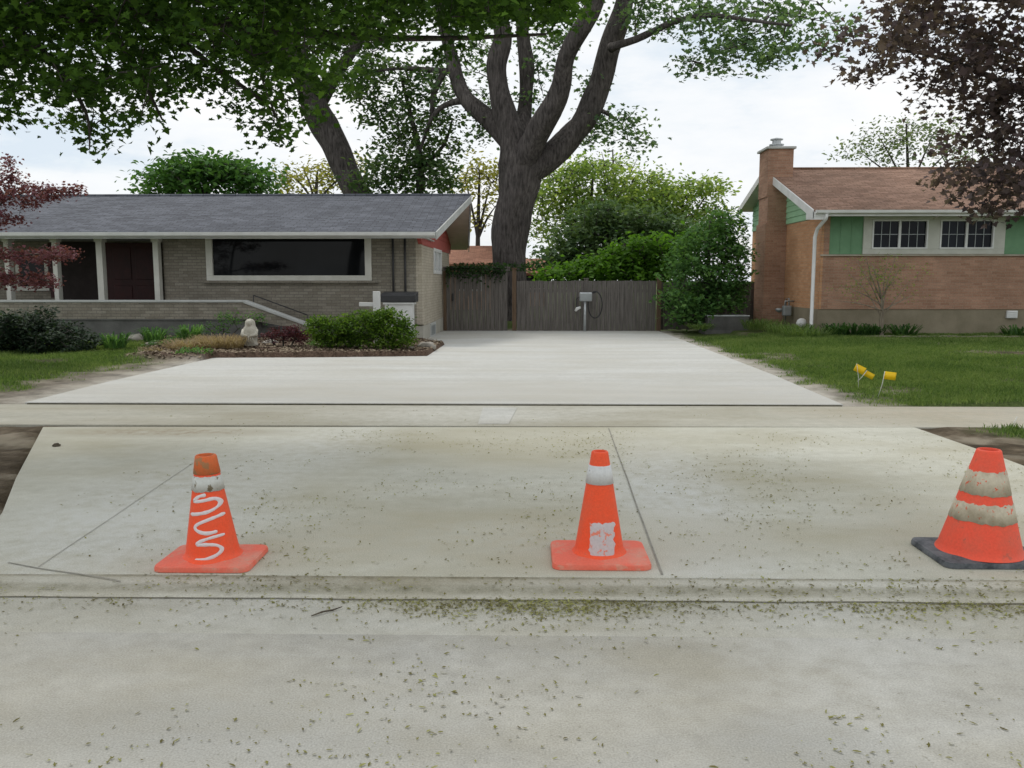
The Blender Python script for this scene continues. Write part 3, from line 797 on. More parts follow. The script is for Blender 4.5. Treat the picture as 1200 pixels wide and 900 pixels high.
# ------------------------------------------------------------------ grey-roofed house on the left
def X(px, Y): return P(px, 330, Y).x
def Z(py, Y): return P(600, py, Y).z
H1 = thing('grey_roof_house', 'low tan brick bungalow with dark grey shingle roof and wide picture window', 'house', (-8.5, YW + 4, 0))
YE = YW - .85; YB = YW + 8.0; YRD = (YE + YB + .85) / 2
zE = Z(271, YE); zRd = Z(229, YRD); XL = -16.0
xpw = X(193, YW)                                   # where porch recess ends
zs1 = zE - .12                                    # soffit level
wx0, wx1 = X(243, YW), X(436, YW); wz0, wz1 = Z(329, YW), Z(277, YW)
mb = MB()                                          # front wall in pieces round the window
mb.box(xpw, wx0, YW, YW + .25, .35, zs1); mb.box(wx1, XC, YW, YW + .25, .35, zs1); mb.box(wx0, wx1, YW, YW + .25, .35, wz0); mb.box(wx0, wx1, YW, YW + .25, wz1, zs1)
mb.build('front_wall', M['brick_tan'], H1)
mb = MB(); mb.box(XL, xpw, YW + 1.7, YW + 1.95, .35, zs1); mb.box(xpw - .02, xpw + .23, YW + .25, YW + 1.7, .35, zs1); mb.box(XL, XL + .25, YW + 1.95, YB, .3, zs1); mb.box(XL + .25, XC - .25, YB - .25, YB, .3, zs1)
mb.build('rear_wall', M['brick_tan'], H1)
# side wall in the sunlit copy of the tan brick, with a window hole
sy0, sy1, sz0, sz1 = 24.9, 27.15, 1.68, 2.42
mb = MB(); xa, xb = XC - .25, XC
ya = YW + .002
mb.box(xa, xb, YW + .25, sy0, .30, zs1); mb.box(xa, xb, sy1, YB - .25, .30, zs1); mb.box(xa, xb, sy0, sy1, .30, sz0); mb.box(xa, xb, sy0, sy1, sz1, zs1)
mb.box(xa + .1, xb + .003, YW - .003, YW + .25, .35, zs1)
mb.build('side_wall', M['brick_tan_lit'], H1)
mb = MB(); mb.box(XC - .28, XC + .02, YW - .02, YB, -.3, .30); mb.build('foundation', pm('foundation_pale', (.36, .34, .29), (.47, .45, .39), 2, .9, .3), H1)
mb = MB(); mb.box(xpw, XC - .28, YW - .02, YW + .25, -.3, .35); mb.build('foundation', M['found_grey'], H1)
# gable in red siding following the roof
def roofz(y): return zE + (zRd - zE) * (1 - abs(y - YRD) / (YRD - YE))
mb = MB(); mb.prism([(XC - .085, YW + .02, zs1 - .17), (XC - .085, YB + .1, zs1 - .17), (XC - .085, YB + .3, zs1 + .002), (XC - .085, YB + .3, roofz(YB + .3) - .13), (XC - .085, YRD, zRd - .13), (XC - .085, YW - .3, roofz(YW - .3) - .13), (XC - .085, YW - .3, zs1 + .002)], (.10, 0, 0))
for i in range(1, 9):
    z = zs1 + .02 + i * .15
    ya_, yb_ = YRD - (YRD - YE) * (1 - (z + .13 - zE) / (zRd - zE)) , 0
    if z > zRd - .2: break
    mb.box(XC + .015, XC + .027, max(YW - .3, ya_), min(YB + .3, 2 * YRD - ya_), z - .012, z)
mb.build('gable', M['red_siding'], H1)
# roof: prow gable, further out at the ridge
xe, xr, xbk = X(511, YE), X(552, YRD), X(549, YB + .85)
top = [(XL, YE, zE), (xe, YE, zE), (xr, YRD, zRd), (XL, YRD, zRd), (xbk, YB + .85, zE), (XL, YB + .85, zE)]
mb = MB(); d = -.05
mb.add(top, [(0, 1, 2, 3), (3, 2, 4, 5)])
mb.add([(x, y, z + d) for x, y, z in top], [(3, 2, 1, 0), (5, 4, 2, 3)])
n = 6
mb.add([(top[i][0], top[i][1], top[i][2]) for i in (0, 1, 2, 4, 5, 3)] + [(top[i][0], top[i][1], top[i][2] + d) for i in (0, 1, 2, 4, 5, 3)], [(i, (i + 1) % 6, 6 + (i + 1) % 6, 6 + i) for i in range(6)])
rf = mb.build('roof', M['roof_grey'], H1)
rc = MB(); rc.tube([(XL, YRD, zRd + .01), (xr, YRD, zRd + .01)], .05, 8); rc.build('ridge_cap', M['roof_grey'], rf, True)
mb = MB(); e = -.053; g = -.125
def und(x, y, z, o): return (x, y, z + o)
u = [(XL, YE + .02, zE + .004), (xe - .02, YE + .02, zE + .004), (xr - .02, YRD, zRd), (XL, YRD, zRd), (xbk - .02, YB + .83, zE + .004), (XL, YB + .83, zE + .004)]
mb.add([und(*p, e) for p in u], [(0, 1, 2, 3), (3, 2, 4, 5)]); mb.add([und(*p, g) for p in u], [(3, 2, 1, 0), (5, 4, 2, 3)])
mb.build('soffit', M['soffit_brown'], H1)
mb = MB()                                          # fascia: front, rakes
mb.box(XL, xe, YE - .03, YE - .003, zE - .17, zE - .012)
def rake(mb, a, b, th=.03, dz0=-.012, dz1=-.20):
    a, b = Vector(a), Vector(b); d_ = (b - a); nrm = Vector((d_.y, -d_.x, 0)).normalized() * th
    mb.prism([a + Vector((0, 0, dz0)), b + Vector((0, 0, dz0)), b + Vector((0, 0, dz1)), a + Vector((0, 0, dz1))], nrm)
rake(mb, (xe + .004, YE - .03, zE), (xr + .004, YRD, zRd)); rake(mb, (xr + .004, YRD + .002, zRd), (xbk + .004, YB + .85, zE))
mb.build('fascia', M['grey_trim'], H1)
gt = MB(); gt.prism([(XL, YE - .035, zE - .03), (XL, YE - .13, zE - .03), (XL, YE - .12, zE - .10), (XL, YE - .07, zE - .135), (XL, YE - .035, zE - .135)], (xe - XL - .01, 0, 0))
gt.build('gutter', M['white_trim'], H1)
mb = MB(); mb.box(XL, XC + .1, YE + .03, YW + 2.2, zs1 + .004, zs1 + .03); mb.build('eave_soffit', M['grey_trim'], H1)
# picture window
fw = .17
wn = MB(); wn.box(wx0, wx1, YW - .05, YW + .06, wz1 - fw * .35, wz1 - .002); wn.box(wx0, wx1, YW - .05, YW + .06, wz0, wz0 + fw * .8)
wn.box(wx0, wx0 + fw, YW - .05, YW + .06, wz0 + fw * .8, wz1 - fw * .35); wn.box(wx1 - fw, wx1, YW - .05, YW + .06, wz0 + fw * .8, wz1 - fw * .35)
wo = wn.build('window', M['cream_trim'], H1, bevel=.008); wo['label'] = 'wide single-pane picture window'
mb = MB(); mb.box(wx0 + fw, wx1 - fw, YW + .02, YW + .04, wz0 + fw * .8, wz1 - fw * .35); mb.build('pane', M['glass'], wo)
mb = MB(); mb.box(wx0 - .08, wx1 + .16, YW - .11, YW - .002, wz0 - .06, wz0 - .004); mb.build('sill', M['brick_tan'], wo)
# side window
wn = MB(); xo = XC + .03
wn.box(XC - .06, xo, sy0, sy1, sz1 - .09, sz1); wn.box(XC - .06, xo, sy0, sy1, sz0, sz0 + .1)
for yy in (sy0, (sy0 + sy1) / 2 - .05, sy1 - .1): wn.box(XC - .06, xo, yy, yy + .1, sz0 + .1, sz1 - .09)
wo = wn.build('window', M['white_trim'], H1); wo['label'] = 'white sliding window in the side wall'
mb = MB(); mb.box(XC - .05, XC - .03, sy0 + .1, sy1 - .1, sz0 + .1, sz1 - .09); mb.build('pane', pm('pane_pale', (.42, .45, .46), (.55, .57, .58), 2, .2, 0), wo)
mb = MB(); by0, by1 = 23.7, 25.0
mb.box(XC + .021, XC + .05, by0, by1, .22, .29); mb.box(XC + .021, XC + .05, by0, by1, -.12, -.06); mb.box(XC + .021, XC + .05, by0, by0 + .07, -.06, .22); mb.box(XC + .021, XC + .05, by1 - .07, by1, -.06, .22)
wo = mb.build('window', M['grey_trim'], H1); wo['label'] = 'low basement window in the side foundation'
mb = MB(); mb.box(XC + .021, XC + .032, by0 + .07, by1 - .07, -.06, .22); mb.build('pane', M['metal_grey'], wo)
# porch: back doors, floor, parapet, columns, stair wall
YPd = YW + 1.66
def dx(px): return X(px, YPd)
mb = MB(); mb.box(dx(73), dx(119), YPd - .02, YPd + .03, .5, zs1 - .03); mb.build('recess_shade', M['porch_shade'], H1)  # flat dark panel painting the shade of a recess beside the door
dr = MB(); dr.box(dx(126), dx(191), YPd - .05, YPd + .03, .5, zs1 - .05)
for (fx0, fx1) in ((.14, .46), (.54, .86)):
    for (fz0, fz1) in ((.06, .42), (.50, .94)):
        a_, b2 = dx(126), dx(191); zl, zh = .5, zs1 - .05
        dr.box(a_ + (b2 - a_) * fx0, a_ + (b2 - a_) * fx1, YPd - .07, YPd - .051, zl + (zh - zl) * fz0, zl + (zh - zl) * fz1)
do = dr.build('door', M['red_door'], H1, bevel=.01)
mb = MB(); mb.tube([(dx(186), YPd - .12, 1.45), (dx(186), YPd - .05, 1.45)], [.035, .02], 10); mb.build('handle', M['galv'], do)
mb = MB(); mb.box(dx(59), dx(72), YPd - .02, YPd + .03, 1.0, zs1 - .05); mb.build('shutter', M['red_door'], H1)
pw = MB(); a_, b2 = dx(20), dx(58)
pw.box(a_, b2, YPd - .04, YPd + .03, 2.15, 2.25); pw.box(a_, b2, YPd - .04, YPd + .03, 1.2, 1.32); pw.box(a_, a_ + .1, YPd - .04, YPd + .03, 1.32, 2.15); pw.box(b2 - .1, b2, YPd - .04, YPd + .03, 1.32, 2.15)
wo = pw.build('window', M['cream_trim'], H1); wo['label'] = 'porch window behind the columns'
mb = MB(); mb.box(a_ + .1, b2 - .1, YPd - .015, YPd + .01, 1.32, 2.15); mb.build('pane', M['glass'], wo)
YPp = YW - 1.35
zc = Z(352.5, YPp); zbk = Z(374, YPp)
px0, px1 = XL, X(284, YPp)
mb = MB(); mb.box(px0, px1 - .02, YPp + .22, YW + 1.66, .0, .5); mb.build('porch_floor', M['found_grey'], H1)
mb = MB(); mb.box(px0, px1, YPp, YPp + .22, zbk, zc - .045)
mb.prism([(px1 + .002, YPp, zbk), (X(364, YPp), YPp, zbk - .3), (X(364, YPp), YPp, zbk - .16), (px1 + .002, YPp, zc - .045)], (0, .22, 0))
mb.build('porch_wall', M['brick_tan'], H1)
mb = MB(); mb.box(px0, px1 + .01, YPp - .03, YPp + .28, zc - .043, zc + .012)
a_ = Vector((px1 + .012, YPp - .03, zc + .012)); b2 = Vector((X(366, YPp), YPp - .03, Z(382, YPp)))
mb.prism([a_, b2, b2 - Vector((0, 0, .07)), a_ - Vector((0, 0, .07))], (0, .31, 0))
mb.build('porch_coping', M['grey_trim'], H1, bevel=.008)
mb = MB(); mb.box(px0, px1, YPp + .02, YPp + .2, -.2, zbk - .003); mb.box(px0, px1 + .01, YPp - .005, YPp + .019, zbk - .035, zbk - .004); mb.build('porch_foundation', M['found_grey'], H1)
for q in range(3):
    mb = MB(); mb.box(px1 + .05 + q * .3, px1 + .35 + q * .3, YPp + .24, YW - .02, -.1, .5 - q * .17); mb.build('step', M['found_grey'], H1, bevel=.01)
rl = MB(); pa, pb = P(297, 346, YW - .3), P(360, 369, YW - .3)
rl.tube([pa, pb], .014, 8); rl.tube([pa, (pa.x, pa.y, .2)], .012, 8); rl.tube([pb, (pb.x, pb.y, 0)], .012, 8); rl.build('handrail', M['metal_dark'], H1, True)
for cpx in (12, 68, 120, 192):
    xx = X(cpx, YW - .15); hw = .06 if cpx != 120 else .08
    if cpx == 192: xx = xpw - .10; hw = .07
    cb = MB(); cb.box(xx - hw, xx + hw, YW - .25, YW - .05, .5, zs1); cb.box(xx - hw - .03, xx + hw + .03, YW - .28, YW - .02, zs1 - .1, zs1 - .003); cb.build('column', M['cream_trim'], H1, bevel=.01)
for cpx in (461, 475):
    mb = MB(); xx = X(cpx, YW - .04); mb.tube([(xx, YW - .04, zs1), (xx, YW - .04, .95)], .028, 10); mb.build('conduit', M['metal_dark'], H1, True)

# cabinet, sign post
cy = 20.9; ca_, cb_ = X(446, cy), X(487, cy)
t = thing('utility_cabinet', 'white cabinet with dark grey lid against brick wall behind the shrub', 'cabinet', ((ca_ + cb_) / 2, cy + .2, 0))
mb = MB(); mb.box(ca_ + .09, cb_ - .10, cy, cy + .45, .02, Z(357, cy)); mb.build('body', M['white_trim'], t, bevel=.01)
mb = MB(); mb.box(ca_ + .05, cb_ - .05, cy - .03, cy + .48, Z(357, cy) + .002, Z(354.5, cy)); mb.build('rim', M['white_trim'], t, bevel=.008)
mb = MB(); mb.prism([(ca_, cy - .05, Z(354.3, cy)), (ca_, cy + .5, Z(354.3, cy)), (ca_, cy + .5, Z(343, cy) + .02), (ca_, cy + .05, Z(343.5, cy)), (ca_, cy - .05, Z(346, cy))], (cb_ - ca_, 0, 0)); mb.build('lid', M['metal_dark'], t, bevel=.015)
py_ = 19.4; t = thing('sign_post', 'white wooden post with one side arm standing behind the green shrub', 'post', (X(441, py_), py_, 0))
xx = X(441, py_); mb = MB(); mb.box(xx - .075, xx + .075, py_ - .07, py_ + .07, -.05, Z(341.5, py_)); mb.build('post', M['white_trim'], t, bevel=.008)
mb = MB(); mb.box(X(420.5, py_), xx - .077, py_ - .045, py_ + .045, Z(359, py_), Z(354.5, py_)); mb.build('arm', M['white_trim'], t, bevel=.006)

# ------------------------------------------------------------------ brown-roofed house on the right
H2 = thing('brown_roof_house', 'orange brick house with brown shingle roof and green panels', 'house', (XR + 5, YR + 4, 0))
XE2 = 21.0; YB2 = 30.3; YA2 = 27.5; YF2 = YR - .55
zA = Z(199, YA2); zF = Z(246, YF2); slope = (zA - zF) / (YA2 - YF2); YQ = YB2 + .35; zQ = zA - slope * .92 * (YQ - YA2)
zfd = Z(362, YR); zbt = Z(299, YR); zsd = 3.16
zsf = zF - .14
mb = MB(); mb.box(XR - .02, XE2, YR + .02, YB2, -.2, zfd); mb.build('foundation', M['found_tan'], H2)
mb = MB(); mb.box(XR + .25, XE2, YR, YR + .25, zfd, zbt - .03); mb.box(XR + .06, X(970, YR), YR, YR + .25, zbt - .03, zsf)
mb.box(XR + .06, XR + .25, YR, YR + .25, zfd, zbt - .03)
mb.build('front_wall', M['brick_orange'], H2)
mb = MB(); mb.box(XR, XR + .06, YR - .003, YB2, zfd, zsd); mb.box(XR + .06, XE2, YB2 - .25, YB2, zfd, zsd); mb.build('side_wall', M['brick_lit'], H2)
mb = MB(); mb.box(XR - .02, XE2, YR - .05, YR - .002, zbt - .025, zbt + .012); mb.build('ledge', M['edging_stone'], H2)
# green panels on either side of the windows
wa, wb = X(1009, YR), X(1174, YR)
mb = MB(); mb.box(X(970, YR), wa, YR + .03, YR + .2, zbt + .02, zsf)
for k in range(1, 3): xx = X(970, YR) + (wa - X(970, YR)) * k / 3; mb.box(xx - .01, xx + .01, YR + .02, YR + .03, zbt + .02, zsf)
mb.build('panel', M['green_panel'], H2)
mb = MB(); mb.box(wb, XE2, YR + .03, YR + .2, zbt + .02, zsf); mb.build('panel', M['green_panel'], H2)
# window band: casing, two sliders
cs = MB(); zt_, zb_ = Z(252, YR), zbt + .022
xs_ = [(X(1019, YR), X(1084, YR)), (X(1098, YR), X(1161, YR))]; z0_, z1_ = Z(292, YR), Z(258, YR)
cs.box(wa, wb, YR - .02, YR + .15, z1_, zsf); cs.box(wa, wb, YR - .02, YR + .15, zb_, z0_)
cs.box(wa, xs_[0][0], YR - .02, YR + .15, z0_, z1_); cs.box(xs_[0][1], xs_[1][0], YR - .02, YR + .15, z0_, z1_); cs.box(xs_[1][1], wb, YR - .02, YR + .15, z0_, z1_)
cs.build('window_casing', M['casing_stone'], H2, bevel=.006)
for (a_, b2) in xs_:
    wn = MB(); f_ = .04; md = (a_ + b2) / 2
    wn.box(a_, b2, YR - .035, YR + .05, z1_ - f_, z1_ - .002); wn.box(a_, b2, YR - .035, YR + .05, z0_ + .002, z0_ + f_)
    wn.box(a_ + .001, a_ + f_, YR - .035, YR + .05, z0_ + f_, z1_ - f_); wn.box(b2 - f_, b2 - .001, YR - .035, YR + .05, z0_ + f_, z1_ - f_)
    wn.box(md - .03, md + .03, YR - .01, YR + .05, z0_ + f_, z1_ - f_)
    wo = wn.build('window', M['white_trim'], H2)
    mb = MB(); mb.box(a_ + f_, b2 - f_, YR + .04, YR + .052, z0_ + f_, z1_ - f_); mb.build('pane', M['glass_blue'], wo)
    mb = MB()
    for (p0, p1) in ((a_ + f_, md - .03), (md + .03, b2 - f_)):
        for k in (1, 2): xx = p0 + (p1 - p0) * k / 3; mb.box(xx - .008, xx + .008, YR + .022, YR + .036, z0_ + f_, z1_ - f_)
        zz = (z0_ + z1_) / 2; mb.box(p0, p1, YR + .018, YR + .034, zz - .008, zz + .008)
    mb.build('muntins', M['metal_grey'], wo)
# gable siding
def rz2(y): return zA - slope * (YA2 - y) if y < YA2 else zA - slope * .92 * (y - YA2)
mb = MB(); mb.prism([(XR + .0, YR, zsd + .003), (XR, YB2, zsd + .003), (XR, YB2, rz2(YB2) - .12), (XR, YA2, zA - .12), (XR, YR + .1, zsd + .02)], (.06, 0, 0))
for i in range(0, 12):
    z = zsd + .04 + i * .17
    if z > zA - .25: break
    y0_ = max(YR + .05, YA2 - (zA - .14 - z) / slope); y1_ = min(YB2, YA2 + (zA - .14 - z) / (slope * .92))
    mb.add([(XR - .028, y0_, z - .03), (XR - .028, y1_, z - .03), (XR - .004, y1_, z + .135), (XR - .004, y0_, z + .135), (XR - .001, y0_, z - .03), (XR - .001, y1_, z - .03)], [(0, 1, 2, 3), (0, 4, 5, 1)])
mb.build('gable', M['green_siding'], H2)
XO = XR - .42
top = [(XO, YF2, zF), (XE2, YF2, zF), (XE2, YA2, zA), (XO, YA2, zA), (XE2, YQ, zQ), (XO, YQ, zQ)]
mb = MB(); mb.add(top, [(0, 1, 2, 3), (3, 2, 4, 5)]); mb.add([(x, y, z - .05) for x, y, z in top], [(3, 2, 1, 0), (5, 4, 2, 3)])
oi = (0, 1, 2, 4, 5, 3); mb.add([top[i] for i in oi] + [(top[i][0], top[i][1], top[i][2] - .05) for i in oi], [(i, 6 + i, 6 + (i + 1) % 6, (i + 1) % 6) for i in range(6)])
rf = mb.build('roof', M['roof_brown'], H2)
rc = MB(); rc.tube([(XO + .8, YA2, zA + .01), (XE2, YA2, zA + .01)], .05, 8); rc.build('ridge_cap', M['roof_brown'], rf, True)
mb = MB(); u = [(XO + .02, YF2 + .02, zF), (XE2, YF2 + .02, zF), (XE2, YA2, zA), (XO + .02, YA2, zA), (XE2, YQ, zQ), (XO + .02, YQ, zQ)]
mb.add([(x, y, z - .054) for x, y, z in u], [(0, 1, 2, 3), (3, 2, 4, 5)]); mb.add([(x, y, z - .10) for x, y, z in u], [(3, 2, 1, 0), (5, 4, 2, 3)])
mb.build('soffit', M['white_trim'], H2)
mb = MB(); rake(mb, (XO - .001, YA2, zA), (XO - .001, YF2 - .02, zF), .035, -.005, -.23); rake(mb, (XO - .001, YQ, zQ), (XO - .001, YA2 + .002, zA), .035, -.005, -.2)
mb.box(XO + .04, XE2, YF2 - .03, YF2 - .004, zF - .17, zF - .012)
mb.prism([(XO - .02, YF2 - .02, zF - .06), (XO - .02, YR, zF - .02), (XO - .02, YR, zF - .22), (XO - .02, YF2 - .02, zF - .26)], (.30, 0, 0))
mb.build('fascia', M['white_trim'], H2)
gt = MB(); gt.prism([(XO + .04, YF2 - .034, zF - .02), (XO + .04, YF2 - .13, zF - .02), (XO + .04, YF2 - .12, zF - .09), (XO + .04, YF2 - .06, zF - .12), (XO + .04, YF2 - .034, zF - .12)], (XE2 - XO, 0, 0)); gt.build('gutter', M['white_trim'], H2)
mb = MB(); mb.box(XR - .1, XE2, YF2 + .03, YR + .1, zsf, zsf + .03); mb.build('eave_soffit', M['white_trim'], H2)
ds = MB(); q = [P(969, 250, YF2 - .05), P(968, 256, YF2 - .04), P(958, 268, YR - .1), P(955, 278, YR - .08)]; ds.tube(q + [Vector((q[-1].x, YR - .08, .1)), Vector((q[-1].x - .03, YR - .22, .03))], .048, 10); ds.build('downspout', M['white_trim'], H2, True)
# chimney on the gable wall
cy0, cy1 = 26.35, 27.4; cx0 = 7.2
ch = MB(); ch.box(cx0, XR - .003, cy0, cy1, -.15, Z(262, cy0)); ch.box(cx0 + .06, XR - .003, cy0 + .05, cy1, Z(262, cy0), 4.0); ch.box(cx0 + .03, XR + .14, cy0 + .05, cy1, 4.0, Z(175, cy0))
cho = ch.build('chimney', M['brick_orange'], H2)
mb = MB(); zc_ = Z(175, cy0); mb.box(cx0 - .04, XR + .20, cy0 - .02, cy1 + .07, zc_, zc_ + .07); mb.build('cap', M['grey_trim'], cho, bevel=.01)
mb = MB(); cc = ((cx0 + XR + .14) / 2, (cy0 + cy1) / 2, zc_ + .07)
mb.lathe([(.16, 0), (.16, .10), (.22, .10), (.22, .13), (.13, .13), (.13, .26), (.19, .26), (.19, .29), (.02, .33)], cc, 20); mb.build('flue', M['galv'], cho)
# odds and ends on that house
mb = MB(); vx, vz = X(1188, YR), Z(368, YR); mb.box(vx - .14, vx + .14, YR - .05, YR + .018, vz - .10, vz + .10)
for k in range(4): mb.box(vx - .12, vx + .12, YR - .062, YR - .051, vz - .085 + k * .047, vz - .06 + k * .047)
mb.build('wall_vent', M['white_trim'], H2, bevel=.01)
t = thing('gas_meter', 'grey gas meter with pipes against the orange side wall', 'meter', (XR - .2, 25.2, .3))
gx = XR - .22; gy = 25.3; mb = MB(); mb.box(gx - .12, gx + .12, gy - .1, gy + .1, .45, .75); mb.build('body', M['metal_grey'], t, bevel=.03)
mb = MB(); mb.tube([(gx - .06, gy, .75), (gx - .06, gy, .88), (gx + .2, gy, .88)], .02, 8); mb.tube([(gx + .06, gy, .75), (gx + .06, gy, .95), (gx + .06, gy + .3, .95), (gx + .06, gy + .3, -.1)], .02, 8); mb.build('pipe', M['metal_grey'], t, True)
mb = MB(); mb.lathe([(.02, -.09), (.1, -.04), (.12, .0), (.1, .03), (.02, .05)], (gx - .1, gy + .4, .62), 16); mb.build('regulator', M['metal_grey'], t, True)
p = P(940, 374, 24.0); mb = MB(); mb.lathe([(.14, -.10), (.15, 0), (.12, .08), (.06, .12), (.01, .13)], (XR - .12, 24.2, .30), 18); mb.box(XR - .13, XR - .021, 24.12, 24.28, .24, .36)
tag(mb.build('dryer_vent', M['white_trim'], None, True), 'white rounded vent hood low on side wall beside downspout', 'vent')
# air conditioner
ax, ay = P(850, 370, 25.9).x, 25.9
t = thing('air_conditioner', 'low grey louvred air conditioner beside the dark green bush', 'air conditioner', (ax, ay, 0))
mb = MB(); mb.box(ax - .6, ax + .6, ay - .4, ay + .4, .0, .42)
for k in range(8): mb.box(ax - .61, ax + .61, ay - .415, ay + .41, .06 + k * .042, .075 + k * .042)
for k in range(14): xx = ax - .55 + k * .085; mb.box(xx - .006, xx + .006, ay - .425, ay - .416, .04, .39)
mb.build('body', M['found_grey'], t)
mb = MB(); mb.box(ax - .63, ax + .63, ay - .43, ay + .43, .421, .46); mb.build('top_cover', M['galv'], t, bevel=.01)
mb = MB(); mb.box(ax - .7, ax + .7, ay - .5, ay + .5, -.15, -.002); mb.build('pad', M['found_grey'], t)

# ------------------------------------------------------------------ fence and gates
def boards(mb, x0, x1, y, z0, z1, wd=.14, seed=0):
    rr = random.Random(seed); x = x0
    while x < x1 - .03:
        w_ = min(wd, x1 - x); mb.box(x + .004, x + w_ - .004, y + rr.uniform(-.006, .006), y + .022, z0 + rr.uniform(-.01, .02), z1 + rr.uniform(-.012, .008)); x += w_
    return mb
zg = -.14
ft = thing('wooden_gate', 'tall weathered board gate next to the house wall, overgrown on top', 'gate', (X(560, Y_F), Y_F, -.15))
gx0, gx1 = XC + .03, X(597, Y_F); gz = Z(314, Y_F)
boards(MB(), gx0 + .1, gx1 - .05, Y_F, zg, gz - .10, .14, 1).build('board_panel', M['fence_wood'], ft)
mb = MB(); mb.box(gx0, gx1 + .02, Y_F - .06, Y_F + .06, gz - .09, gz); mb.box(gx0, gx1 + .02, Y_F - .09, Y_F + .09, gz + .002, gz + .04); mb.build('top_beam', M['fence_wood'], ft)
mb = MB(); mb.box(gx0, gx0 + .098, Y_F - .05, Y_F + .05, -.2, gz - .092); mb.build('post', M['post_wood'], ft)
mb = MB(); mb.tube([(gx0 + .3, Y_F - .05, .85), (gx0 + .3, Y_F - .05, 1.05)], .015, 8); mb.box(gx0 + .27, gx0 + .33, Y_F - .04, Y_F - .008, .83, 1.07); mb.build('latch', M['metal_dark'], ft)
f2 = thing('wooden_fence', 'weathered grey board fence with double gates across the driveway end', 'fence', (X(690, Y_F), Y_F, -.15))
fx0, fx1, fxm = X(603, Y_F), X(772, Y_F), X(687, Y_F); fz = Z(329, Y_F)
for (a_, b2, sd_) in ((fx0 + .07, fxm - .06, 2), (fxm + .06, fx1 - .07, 3)):
    g = boards(MB(), a_, b2, Y_F, zg, fz, .145, sd_).build('gate_leaf', M['fence_wood'], f2)
    mb = MB(); mb.box(a_, b2, Y_F + .023, Y_F + .06, .1, .2); mb.box(a_, b2, Y_F + .023, Y_F + .06, 1.1, 1.2); mb.build('rail', M['fence_wood'], g)
for xx, m_, h_ in ((fx0 - .01, 'post_wood', gz - .03), (fxm, 'fence_wood', fz + .05), (fx1 + .02, 'post_wood', fz + .06)):
    mb = MB(); mb.box(xx - .065, xx + .065, Y_F - .04, Y_F + .09, -.25, h_); mb.box(xx - .085, xx + .085, Y_F - .06, Y_F + .11, h_ + .001, h_ + .035); mb.build('post', M[m_], f2)
mb = boards(MB(), fx1 + .09, XR - .1, Y_F + .3, -.1, fz - .05, .145, 4); tag(mb.build('side_fence', M['fence_wood'], None), 'grey board fence behind the dark bush by orange house', 'fence')
# vine over the tall gate
vp = [(rng.uniform(gx0 + .1, gx1 - .1), Y_F + rng.gauss(-.08, .12), gz - abs(rng.gauss(0, .2)) + .06) for _ in range(1100)]
vp += [(rng.uniform(gx0 + .3, gx1 + .9), Y_F + rng.gauss(.3, .2), gz + rng.uniform(-.1, .16)) for _ in range(700)]
t = thing('climbing_vine', 'dark green vine hanging over the top of the tall gate', 'vine', (gx0 + .8, Y_F + .3, 0))
mb = MB(); mb.tube([(gx0 + .9, Y_F + .4, -.1), (gx0 + .8, Y_F + .35, 1.0), (gx0 + .6, Y_F + .1, gz + .07)], [.03, .025, .012], 6); mb.build('stem', M['bark_mid'], t, True)
leaf_cloud('leaves', vp, .09, M['lf_vine'], t, 'oval', .5)
# electrical pedestal with hose
bx_, by_ = X(686.5, Y_F - .35), Y_F - .35; k = by_ / F
t = thing('electrical_box', 'grey box on a metal post with looped black cable in front of the gates', 'electrical box', (bx_, by_, -.15))
mb = MB(); mb.tube([(bx_ - .02, by_, -.16), (bx_ - .02, by_, 1.0)], .045, 10); mb.build('post', M['galv'], t, True)
mb = MB(); mb.box(bx_ - .20, bx_ + .20, by_ - .10, by_ + .08, Z(353, by_), Z(342.5, by_)); mb.build('box', M['galv'], t, bevel=.03)
mb = MB(); mb.box(bx_ - .18, bx_ + .18, by_ - .115, by_ - .102, Z(352, by_), Z(344, by_)); mb.build('cover', M['metal_grey'], t, bevel=.01)
mb = MB(); lp = []
for i in range(25):
    a = -math.pi / 2 + 2 * math.pi * i / 24; lp.append((bx_ + .30 + .22 * math.cos(a), by_ - .04 + .01 * i / 24, .72 + .42 * math.sin(a)))
mb.tube(lp, .018, 8); mb.tube([(bx_ + .15, by_ - .04, 1.0), (bx_ + .2, by_ - .03, 1.08), (bx_ + .35, by_ - .03, 1.13)], .018, 8)
mb.tube([(bx_ - .15, by_ - .03, 1.0), (bx_ - .30, by_ - .05, .9), (bx_ - .30, by_ - .05, .68), (bx_ - .22, by_ - .06, .60)], .016, 8)
mb.build('cable', M['black_rubber'], t, True)
mb = MB(); mb.tube([(bx_ - .33, by_ - .08, .52), (bx_ - .27, by_ - .08, .60), (bx_ - .16, by_ - .08, .64)], [.035, .055, .035], 10); mb.build('plug', M['white_trim'], t, True)

